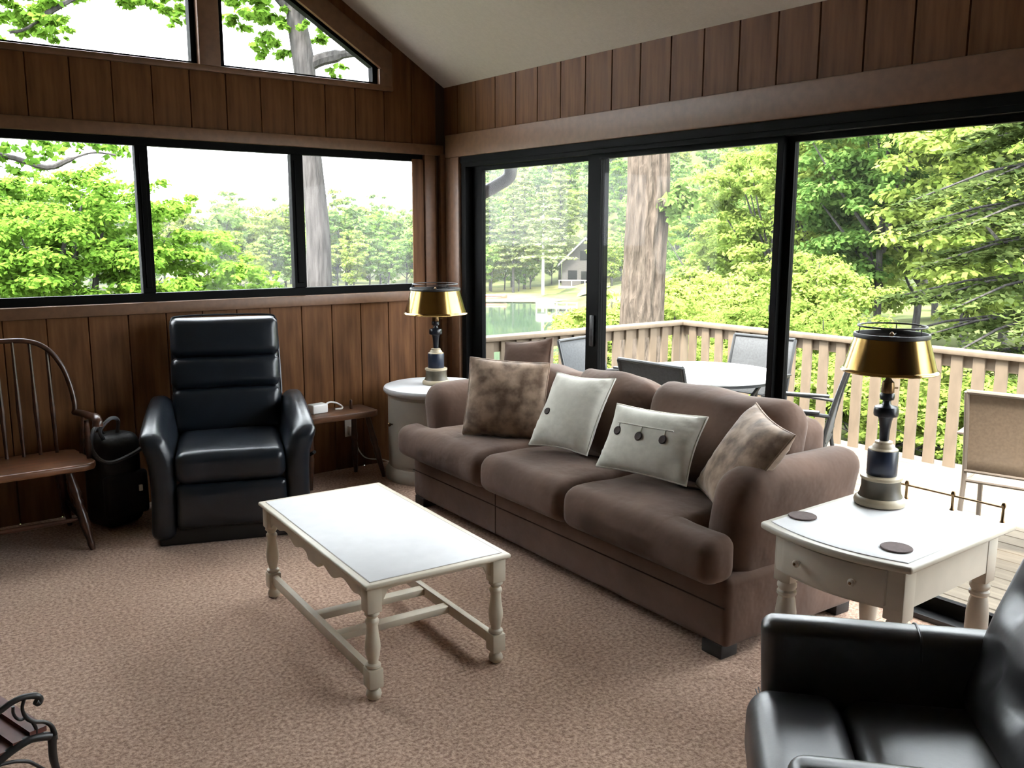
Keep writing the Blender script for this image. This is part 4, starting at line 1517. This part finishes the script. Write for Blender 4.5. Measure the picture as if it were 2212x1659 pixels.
def make_tree(name, label, Rx, Hc, z0, n, leaf, mat, seed, group, trunk=.2, bark='barkgrey', nb=150):
    t = thing(name, label, 'tree', group=group)
    g = np.random.default_rng(seed)
    bl = crown_blobs((Rx, Rx, Hc / 2), nb, seed, z0)
    C, Nn = blob_leaves(bl, n, .9, .1)
    obj('foliage', leaves_mesh('foliage', C, Nn, leaf, mat), None, t)
    m = MB().tube([(0, 0, -1.5), (.1 * Rx * .3, 0, z0 * .6), (0, .05 * Rx, z0 + Hc * .35), (.05, 0, z0 + Hc * .8)], [trunk, trunk * .85, trunk * .6, trunk * .2], 8)
    for (c, r) in bl[:12]:
        zc = z0 + (c[2] - z0) * .45
        m.tube([(0, 0, zc), (c[0] * .55, c[1] * .55, (zc + c[2]) / 2), (c[0], c[1], c[2])], [trunk * .45, trunk * .3, trunk * .1], 6)
    m.build('trunk', bark, t)
    return t


def make_conifer(name, label, Rb, Hh, z0, tiers, per, n_leaf, leaf, mat, seed, group, trunk=.18, droop=.25, bark='barkgrey', bare=0):
    t = thing(name, label, 'tree', group=group)
    g = np.random.default_rng(seed)
    Cs, Ns = [], []
    m = MB().tube([(0, 0, -1.5), (0, 0, z0 + Hh * .5), (0, 0, z0 + Hh)], [trunk, trunk * .6, trunk * .12], 8)
    for i in range(tiers):
        f = i / (tiers - 1)
        zc = z0 + Hh * (.02 + .95 * f)
        rl_ = Rb * (1 - f) ** .8 * g.uniform(.75, 1.1) + Rb * .06
        for k in range(per):
            a = 2 * math.pi * (k + g.uniform(0, .8)) / per + i
            L = rl_ * g.uniform(.7, 1.1)
            e = np.array([math.cos(a) * L, math.sin(a) * L, -droop * L + g.uniform(-.1, .1)])
            if L > Rb * .3:
                m.tube([(0, 0, zc), (e[0] * .5, e[1] * .5, zc + e[2] * .35), (e[0], e[1], zc + e[2])], [trunk * .22, trunk * .15, trunk * .05], 5)
            s_ = g.uniform(.12, 1.0, n_leaf)[:, None]
            side = np.array([-math.sin(a), math.cos(a), 0])
            wv = g.normal(size=(n_leaf, 1)) * L * .16 * (1.15 - s_)
            Cs.append(np.array([0, 0, zc]) + e * s_ + side * wv + g.normal(size=(n_leaf, 3)) * leaf * .22)
            Ns.append(np.tile(np.array([0, 0, 1.0]), (n_leaf, 1)) + g.normal(size=(n_leaf, 3)) * .35)
    C, Nn = np.concatenate(Cs), np.concatenate(Ns)
    obj('foliage', leaves_mesh('foliage', C, Nn, leaf, mat), None, t)
    m.build('trunk', bark, t)
    return t


GH = 'trees on the hillside across the lake'
LH = 'leafy green tree on the wooded hillside across the lake'
GY_ = 'pale trees on the hillside across the lake'
LY_ = 'pale yellow green tree on the wooded hillside across the lake'
protos = [make_tree('hillside_tree', LH, 4.2, 13, .6, 7500, .50, 'leafC', 31, GH, .22),
          make_tree('hillside_tree', LH, 4.8, 13.5, .5, 8000, .52, 'leafC', 32, GH, .24),
          make_tree('hillside_tree', LH, 3.6, 14.5, .6, 7500, .48, 'leafA', 33, GH, .22),
          make_tree('hillside_tree', LY_, 4.4, 12.5, .5, 7500, .50, 'leafB', 34, GY_, .22),
          make_tree('hillside_tree', LY_, 3.8, 13.5, .5, 7500, .48, 'leafB', 35, GY_, .22)]
used = [False] * len(protos)
LG = {31: None}


def polar(azd, d):
    a = math.radians(azd)
    x, y = CAM[0] + d * math.cos(a), CAM[1] + d * math.sin(a)
    return x, y, float(terrain(x, y))


def plant(k, azd, d, s, shore=False):
    x, y, z = polar(azd, d)
    if used[k]:
        o = copy_tree(protos[k])
    else:
        o = protos[k]
        used[k] = True
    o.location = (x, y, max(z, LAKE) - .2)
    o.rotation_euler = (0, 0, rng.uniform(0, 6.28))
    o.scale = (s * rng.uniform(.9, 1.12), s * rng.uniform(.9, 1.12), s * rng.uniform(.9, 1.15))
    return o


def az_of(px):
    return math.degrees(YAW) - math.degrees(math.atan2((px - W / 2) / F, 1.0))


rows = [(142, 4.4), (153, 4.6), (166, 4.9), (181, 5.2), (199, 5.6), (220, 6.0), (246, 6.6)]
for ri, (d, sp) in enumerate(rows):
    a = 31.5
    while a < 84.5:
        px = W / 2 + F * math.tan(math.radians(math.degrees(YAW) - a))
        ok = True
        if a > 57 and ri > 2:
            ok = False
        if a < 44 and ri < 2:
            ok = rng.random() < .3
        if d < 160 and 1175 < px < 1320:
            ok = False
        if 950 < px < 1010:
            ok = False
        if ok:
            kk = rng.choice([0, 1, 2, 0, 1, 3, 4])
            o = plant(kk, a + rng.uniform(-.3, .3), d + rng.uniform(-4, 4), rng.uniform(.85, 1.2))
            hue = ('round leafy green', 'round leafy green', 'tall narrow bright green', 'pale yellow green', 'pale yellow green')[kk]
            tier = ('along the foot of the far shore woods', 'half way up the wooded hillside across the lake', 'high up the wooded hillside across the lake')[min(2, ri // 2) if ri < 4 else 2]
            tag(o, hue + ' tree ' + tier, 'tree', hue + ' trees ' + tier)
        a += math.degrees(sp / d) * rng.uniform(.9, 1.3)

for (px, d, sc_) in ((1036, 133, .62), (1062, 136, .70), (1090, 138, .62), (1120, 136, .55), (1146, 139, .62), (1190, 145, .60), (1300, 134, .62), (1318, 137, .72), (1338, 133, .7), (1460, 130, .9), (1320, 128, .5),
                     (520, 138, .75), (560, 136, .62), (600, 139, .8), (640, 137, .7), (690, 137, .72), (730, 139, .65), (765, 136, .7), (800, 138, .78), (840, 137, .66), (880, 139, .75), (915, 137, .66)):
    o = plant(rng.choice([0, 1, 3, 4]), az_of(px), d, sc_)
    tag(o, 'low bushy tree at the edge of the lake on the far shore', 'tree', 'bushy trees at the far water edge')

# shoreline conifers seen through the first door panel
pines = [make_conifer('lakeside_pine', 'broad pale green pine with bare white stem on the far shore', 4.6, 10.5, 6.0, 12, 10, 60, .50, 'leafE', 51, None, .26, .10, 'birch'),
         make_conifer('lakeside_pine', 'tall pine standing left of the pale pine on the far shore', 4.2, 13.5, 4.5, 15, 10, 55, .48, 'leafE', 52, None, .24, .12)]
for o, px, d, s in ((pines[0], 1172, 131, .95), (pines[1], 1108, 134, .95)):
    x, y, z = polar(az_of(px), d)
    o.location = (x, y, max(z, LAKE) - .2)
    o.scale = (s, s, s)
for px, d, s in ((1058, 137, .85), (1132, 139, 1.05), (1208, 146, 1.05)):
    o = copy_tree(pines[1])
    tag(o, 'green pine among the trees along the far shore', 'tree', 'pines along the far shore')
    x, y, z = polar(az_of(px), d)
    o.location = (x, y, max(z, LAKE) - .2)
    o.rotation_euler = (0, 0, rng.uniform(0, 6))
    o.scale = (s, s, s)

# --- near maple filling the left panes
mp_ = thing('maple_tree', 'broad bright green maple spreading beyond the window band', 'tree')
bl = []
for (px, py, d, r) in ((40, 500, 17, 1.25), (60, 590, 17, 1.2), (130, 440, 17.5, 1.15), (200, 400, 18, .95), (240, 470, 18, 1.2), (150, 540, 17, 1.3), (280, 560, 17.5, 1.25), (345, 430, 18, .75), (370, 500, 18, .95), (420, 530, 18, .85),
                       (450, 590, 17.5, .85), (520, 600, 17.5, .70), (570, 606, 17.8, .42), (220, 610, 17, 1.2), (350, 600, 17.5, 1.0), (60, 420, 18, .8), (0, 560, 17.5, 1.2), (-80, 500, 18, 1.5), (-120, 600, 17, 1.5), (100, 650, 17, 1.4), (300, 660, 17, 1.3), (450, 640, 17.5, .8)):
    c = along(px, py, d)
    bl.append((c, (r, r, r * .55)))
root = along(150, 620, 17.3)
root[2] = float(terrain(root[0], root[1]))
mp_.location = root
C, Nn = blob_leaves(sprays([((c - root), r) for c, r in bl], 16, 5), 60000, .9, .1)
obj('foliage', leaves_mesh('foliage', C, Nn, .09, 'leafA'), None, mp_)
m = MB()
for (px, top) in ((128, 470), (158, 420), (205, 480)):
    p0 = along(px, 640, 17.2) - root
    m.tube([(p0[0] * .3, p0[1] * .3, -.5), p0, along(px + 6, (640 + top) / 2, 17.3) - root, along(px + 20, top, 17.4) - root], [.09, .06, .045, .015], 7)
for c, r in bl[::2]:
    q = c - root
    m.tube([(0, 0, max(.4, q[2] * .45)), q * np.array([.5, .5, .75]), q], [.035, .025, .01], 5)
m.build('trunk', 'barkgrey', mp_)

# --- the tall tree outside the gable (trunk in windows 1 and 2)
tt = thing('tall_oak', 'tall grey barked tree rising past the gable windows', 'tree')
dT = 13.6
rootT = along(690, 640, dT)
rootT[2] = float(terrain(rootT[0], rootT[1]))
tt.location = rootT


def T(px, py, d=dT):
    return along(px, py, d) - rootT


m = MB()
wob_ = [T(720, 1250), T(704, 900), T(690, 615), T(688, 520), T(682, 440), T(672, 340), T(662, 200), T(655, 130), T(640, 40), T(628, -30), T(610, -200), T(600, -500)]
wob_[0][2] = -1.0
m.tube(catmull(wob_, 4), list(np.interp(np.linspace(0, 1, 45), [0, .2, .5, .65, 1], [.22, .185, .145, .155, .06])), 12)
m.tube(catmull([T(655, 150), T(690, 130), T(740, 118), T(800, 100, 13.2), (T(860, 20, 12.8)), T(930, -120, 12.6)], 4), [.09] * 8 + [.06] * 8 + [.03] * 5, 8)
m.tube(catmull([T(640, 40), T(560, -40), T(450, -60), T(330, -40), T(250, -20)], 4), [.06] * 5 + [.04] * 6 + [.02] * 6, 7)
m.tube(catmull([T(626, -60), T(400, -120), T(150, 0), T(60, 60), T(20, 70)], 4), [.06] * 5 + [.04] * 6 + [.02] * 6, 7)
m.tube([T(712, 508), T(700, 512), T(690, 520)], [.05, .07, .05], 8)
m.build('trunk', 'barkgrey', tt)
bl = []
for (px, py, r) in ((520, 20, .45), (560, 60, .42), (585, 100, .35), (540, -40, .5), (600, 40, .35), (690, 60, .30), (700, 100, .28), (735, 150, .22), (580, 118, .22), (500, -10, .35),
                    (400, 10, .40), (340, -10, .45), (280, -5, .35), (390, 40, .22), (60, 30, .5), (30, 60, .4), (100, 55, .35), (130, 70, .2), (10, 0, .5), (120, -20, .6), (250, -60, .6), (420, -60, .6), (600, -80, .7), (760, -60, .8), (40, -40, .6), (640, -20, .35), (700, 10, .3)):
    c = T(px, py, dT + rng.uniform(-.6, .6))
    bl.append((c, (r, r, r * .55)))
C, Nn = blob_leaves(sprays(bl, 8, 6), 9000, .7, .1)
obj('foliage', leaves_mesh('foliage', C, Nn, .10, 'leafA'), None, tt)
# overhanging branch across the top left pane
ob = thing('branch_tree', 'tree reaching an overhanging leafy branch across the window band', 'tree')
rb = along(-420, 600, 11)
rb[2] = float(terrain(rb[0], rb[1]))
ob.location = rb
S = lambda px, py, d=11: along(px, py, d) - rb
m = MB().tube(catmull([np.array([0, 0, -1.0]), S(-420, 500), S(-400, 300), S(-380, 100), S(-370, -200)], 4), [.16] * 9 + [.12] * 8, 10)
m.tube(catmull([S(-400, 330), S(-200, 320), S(0, 335), S(100, 362), S(150, 345), S(200, 330), S(250, 335)], 4), [.07] * 8 + [.03] * 9 + [.012] * 8, 7)
m.build('trunk', 'barkgrey', ob)
bl = [(S(px, py, 11 + rng.uniform(-.4, .4)), (r, r, r * .5)) for (px, py, r) in ((10, 320, .38), (70, 315, .34), (130, 325, .32), (180, 310, .32), (225, 330, .28), (60, 350, .28), (-60, 330, .5), (-150, 320, .6), (250, 325, .2), (-200, 250, .7), (-350, 100, 1.2), (-400, -50, 1.4), (-250, 0, 1.0), (10, 345, .3))]
C, Nn = blob_leaves(sprays(bl, 8, 7), 5200, .7, .1)
obj('foliage', leaves_mesh('foliage', C, Nn, .085, 'leafA'), None, ob)

# --- big oak behind the railing
ok_ = thing('oak_tree', 'thick oak trunk with furrowed bark just beyond the deck railing', 'tree')
dO = 11.6
rO = along(1390, 760, dO)
rO[2] = float(terrain(rO[0], rO[1]))
ok_.location = rO
O = lambda px, py, d=dO: along(px, py, d) - rO
path = [O(1384, 1500), O(1385, 900), O(1386, 690), O(1393, 560), O(1400, 430), O(1402, 330), O(1404, 200), O(1406, 60), O(1410, -300), O(1420, -900)]
path[0][2] = -1.0
seg = 40
pp = catmull(path, 8)
rr = np.interp(np.linspace(0, 1, len(pp)), [0, .15, .3, .6, 1], [.36, .275, .255, .245, .16])
tb = MB().tube(pp, list(rr), seg)
V = np.array(tb.v)
ang = np.tile(np.arange(seg), len(pp)) / seg * 2 * math.pi
idx = np.repeat(np.arange(len(pp)), seg)
cen = np.array(pp)[idx]
dirv = V - cen
zz = V[:, 2]
fur = 0.022 * np.sign(np.sin(ang * 13 + 1.2 * np.sin(zz * 3.0) + .8 * np.sin(zz * 7 + ang * 2))) * np.abs(np.sin(ang * 13 + 1.2 * np.sin(zz * 3.0) + .8 * np.sin(zz * 7 + ang * 2))) ** .5
V = cen + dirv * (1 + fur[:, None] / .26)
tb.v = [tuple(v) for v in V]
tb.build('trunk', 'bark', ok_)
m = MB().tube(catmull([O(1412, 432), O(1440, 440, 11.3), O(1465, 435, 11.3), O(1480, 420, 11.3)], 4), [.06] * 5 + [.03] * 8, 8)
m.build('side_shoot', 'bark', ok_)
bl = [(O(px, py, 11.35), (r, r, r * .8)) for (px, py, r) in ((1450, 438, .17), (1474, 420, .16), (1486, 448, .13), (1458, 468, .11), (1500, 425, .11), (1470, 400, .10))]
C, Nn = blob_leaves(bl, 900, .4, .1)
obj('shoot_leaves', leaves_mesh('shoot_leaves', C, Nn, .085, 'leafC'), None, ok_)
bl = [(O(px, -700 - k * 60, dO + dd), (2.2, 2.2, 1.2)) for k, (px, dd) in enumerate(((1100, 0), (1500, 1), (1800, -1), (1300, 2), (1650, 2)))]
C, Nn = blob_leaves(bl, 3500, .8, .3)
obj('foliage', leaves_mesh('foliage', C, Nn, .2, 'leafA'), None, ok_)

# --- mid-distance trees right of the oak
MG = 'trees on the near slope beyond the deck'
ML = 'leafy yellow green tree on the slope beyond the deck railing'
mid = make_tree('slope_tree', ML, 3.0, 9.5, .3, 26000, .17, 'leafB', 61, MG, .14, nb=210)
mid2 = make_tree('slope_tree', ML, 3.4, 10.5, .3, 28000, .18, 'leafB', 62, MG, .15, nb=220)
mid3 = make_tree('slope_tree', 'leafy mid green tree on the slope beyond the deck railing', 3.2, 10.0, .3, 26000, .17, 'leafC', 63, 'green trees on the near slope', .15, nb=210)
first = {id(mid): True, id(mid2): True, id(mid3): True}
for (pr, px, d, s) in ((mid, 1530, 44, .85), (mid3, 1600, 56, 1.15), (mid2, 1660, 40, .95), (mid, 1740, 34, 1.0), (mid2, 1830, 40, 1.2), (mid3, 1900, 31, 1.05), (mid, 1985, 36, 1.2), (mid2, 2080, 30, 1.1), (mid3, 2170, 34, 1.2), (mid, 2260, 28, 1.1),
                       (mid3, 1480, 66, 1.1), (mid2, 1560, 74, 1.25), (mid, 1700, 62, 1.35), (mid3, 1790, 58, 1.4), (mid2, 1900, 56, 1.45), (mid, 2020, 54, 1.5), (mid2, 2140, 50, 1.5), (mid3, 2250, 48, 1.5),
                       (mid2, 1640, 92, 1.5), (mid3, 1750, 88, 1.6), (mid, 1880, 84, 1.7), (mid2, 2000, 82, 1.7), (mid3, 2130, 80, 1.7), (mid, 2240, 76, 1.7)):
    if first[id(pr)]:
        o = pr
        first[id(pr)] = False
    else:
        o = copy_tree(pr)
    x, y, z = polar(az_of(px), d)
    o.location = (x, y, z - .2)
    o.rotation_euler = (0, 0, rng.uniform(0, 6.28))
    o.scale = (s, s, s * rng.uniform(.92, 1.1))

# --- hemlock branches close to the right of the deck
hm = make_conifer('hemlock_tree', 'feathery dark hemlock close to the deck with drooping boughs', 3.3, 9.5, -1.0, 20, 12, 420, .10, 'leafD', 71, None, .12, .26)
x, y, z = polar(az_of(2290), 13.2)
hm.location = (x, y, z)
hm.scale = (1, 1, 1.0)

# --- shrubs just below the railing
SG = 'shrubs below the deck railing'
SL_ = 'bright leafy shrub growing below the deck railing'
sh0 = make_tree('shrub', SL_, 1.5, 2.4, .1, 10000, .085, 'leafB', 81, SG, .05, nb=130)
sh1 = make_tree('shrub', SL_, 1.7, 2.8, .1, 11000, .09, 'leafB', 82, SG, .05, nb=140)
fst = {id(sh0): True, id(sh1): True}
for i, (px, d, top) in enumerate(((1038, 19, 668), (1118, 17, 700), (1252, 16, 715), (1318, 20, 600), (1330, 26, 600), (1460, 20, 600), (1500, 16, 650), (1560, 18, 640), (1610, 15, 655), (1660, 17, 610), (1720, 13, 660), (1780, 15, 640), (1850, 13, 680), (1930, 12, 720), (2020, 13, 700), (2110, 11.5, 740), (2190, 12, 720), (1490, 30, 560), (1580, 28, 540), (1450, 24, 630), (1680, 24, 560), (1770, 24, 520), (1400, 17, 690), (960, 20, 680))):
    pr = (sh0, sh1)[i % 2]
    if fst[id(pr)]:
        o = pr
        fst[id(pr)] = False
    else:
        o = copy_tree(pr)
    q = along(px, top, d)
    zt = q[2]
    g_ = float(terrain(q[0], q[1]))
    hgt = max(1.0, zt - g_)
    sc_ = hgt / (3.4 if px < 1250 else 2.7)
    o.location = (q[0], q[1], g_ - .1)
    o.rotation_euler = (0, 0, rng.uniform(0, 6.28))
    wx = min(1.25, max(.75, sc_)) * (.42 if px < 1250 else 1)
    o.scale = (wx, wx, sc_)

# --- dock, cabin, shore pieces on the far bank
def shore_z(px, d):
    x, y, z = polar(az_of(px), d)
    return x, y, max(z, LAKE)


dx, dy, dz = shore_z(1202, 112)
do_ = thing('boat_dock', 'pale wooden boat dock with railings on the far lake shore', 'dock', (dx, dy, LAKE), R(az_of(1202) - 90))
for k in range(10):
    MB().box(-2.6 + k * .52, -2.1 + k * .52, -1.2, 1.2, .35, .45).build('plank', 'dockwood', do_, smooth=False)
for sx in (-2.5, -1.25, 0, 1.25, 2.5):
    MB().box(sx - .08, sx + .08, -1.25, -1.1, -1.2, 1.1).build('post', 'dockwood', do_, smooth=False)
MB().box(-2.6, 2.6, -1.22, -1.14, 1.0, 1.1).build('rail', 'dockwood', do_, smooth=False)
MB().box(-2.5, -.6, -.6, .8, .45, 1.3).build('boat_box', 'dockwood', do_, smooth=False)
MB().box(-.6, -.3, 1.2, 14, .35, .45).build('gangway', 'dockwood', do_, smooth=False)

cx_, cy_, cz_ = shore_z(1262, 139)
cb = thing('lake_cabin', 'grey gabled cabin among the trees on the far shore', 'house', (cx_, cy_, cz_ - .3), R(az_of(1262) - 90))
MB().box(-3.6, 3.6, 0, 8, 0, 3.4).build('wall', 'cabin', cb, smooth=False)
MB().prism([(-3.6, 3.4), (3.6, 3.4), (0, 7.0)], 1, .02, 7.98).build('gable', 'cabin', cb, smooth=False)
MB().prism([(-4.2, 3.0), (0, 7.15), (4.2, 3.0), (4.2, 3.3), (0, 7.5), (-4.2, 3.3)], 1, -.8, 8.6).build('roof', 'cabinroof', cb, smooth=False)
for (a, b_, z0_, z1_) in ((-2.6, -1.2, 1.0, 2.4), (-.6, .6, .2, 2.3), (1.2, 2.6, 1.0, 2.4), (-.8, .8, 4.0, 5.4)):
    MB().box(a, b_, -.05, .05, z0_, z1_).build('window', 'frame', cb, smooth=False)
MB().box(-4.0, 4.0, -2.2, 0, -.2, 0).build('porch', 'dockwood', cb, smooth=False)
for xx in (-3.9, -2, 0, 2, 3.9):
    MB().box(xx - .06, xx + .06, -2.15, -2.05, 0, 1.0).build('porch_post', 'dockwood', cb, smooth=False)
MB().box(-4.0, 4.0, -2.15, -2.05, .95, 1.05).build('porch_rail', 'dockwood', cb, smooth=False)

bx, by, bz = shore_z(1062, 128)
bo = thing('rowing_boat', 'red rowing boat pulled up on the far shore', 'boat', (bx, by, bz), R(az_of(1062) - 90))
hull = MB().rbox(-2.2, 2.2, -.7, .7, 0, .8, .35, (12, 4, 3), lambda P, h: np.stack([P[:, 0], P[:, 1] * (1 - (np.abs(P[:, 0]) / h[0]) ** 3 * .8), P[:, 2] + .25 * (np.abs(P[:, 0]) / h[0]) ** 2], 1))
hull.build('hull', 'redpaint', bo)
MB().box(-1.5, 1.5, -.75, .75, .78, .84).build('gunwale', 'dockwood', bo, smooth=False)
for i, (px, py, d, s) in enumerate(((1510, 590, 60, 1.3), (1530, 610, 52, 1.0))):
    x, y, z = polar(az_of(px), d)
    z = along(px, py, d)[2]
    rk = MB().rbox(-s, s, -s * .7, s * .7, -s * .5, s * .5, s * .4, (5, 5, 4), lambda P, h: P + wob(P, s * .15, 2.2 / s, i)[:, None] * np.array([1, .7, .8])).build('boulder', 'rock')
    rk.location = (x, y, float(terrain(x, y)) + s * .3)
    tag(rk, ('large', 'smaller')[i] + ' grey boulder on the wooded slope beyond the railing', 'rock')
# sunny grass strip along the far shore
gs = []
gf = []
A_ = np.radians(np.linspace(46.5, 60, 24))
for a in A_:
    for d, dz_ in ((124, .05), (132, .7), (142, 1.6)):
        x, y = CAM[0] + d * math.cos(a), CAM[1] + d * math.sin(a)
        gs.append((x, y, max(float(terrain(x, y)), LAKE) + .12))
for i in range(len(A_) - 1):
    for j in range(2):
        gf.append((3 * i + j, 3 * i + j + 1, 3 * i + j + 4, 3 * i + j + 3))
tag(MB().add(gs, gf).build('shore_grass', 'grass'), 'sunny grass strip along the far shore', 'grass', kind='stuff')

# thin summer haze over the lake valley
hz = bpy.data.materials.new('valley_haze')
hz.use_nodes = True
hn = hz.node_tree
hn.nodes.clear()
ho = hn.nodes.new('ShaderNodeOutputMaterial')
hv = hn.nodes.new('ShaderNodeVolumeScatter')
hv.inputs['Color'].default_value = (0.96, 1.0, 0.97, 1)
hv.inputs['Density'].default_value = 0.00027
hv.inputs['Anisotropy'].default_value = 0.3
hn.links.new(hv.outputs[0], ho.inputs['Volume'])
A_ = np.radians(np.linspace(-5, 125, 14))
vs = [(CAM[0] + d * math.cos(a), CAM[1] + d * math.sin(a), z) for z in (-14, 70) for d in (14, 330) for a in A_]
n = len(A_)
fs = []
for i in range(n - 1):
    fs += [(i, i + 1, n + i + 1, n + i), (2 * n + i, 3 * n + i, 3 * n + i + 1, 2 * n + i + 1), (i, 2 * n + i, 2 * n + i + 1, i + 1), (n + i, n + i + 1, 3 * n + i + 1, 3 * n + i)]
fs += [(0, n, 3 * n, 2 * n), (n - 1, 3 * n - 1, 4 * n - 1, 2 * n - 1)]
fs[-1] = (n - 1, 3 * n - 1, 4 * n - 1, 2 * n - 1)
hob = MB().add(vs, fs).build('haze', hz, smooth=False)
tag(hob, 'thin pale haze hanging over the lake valley', 'haze', kind='stuff')
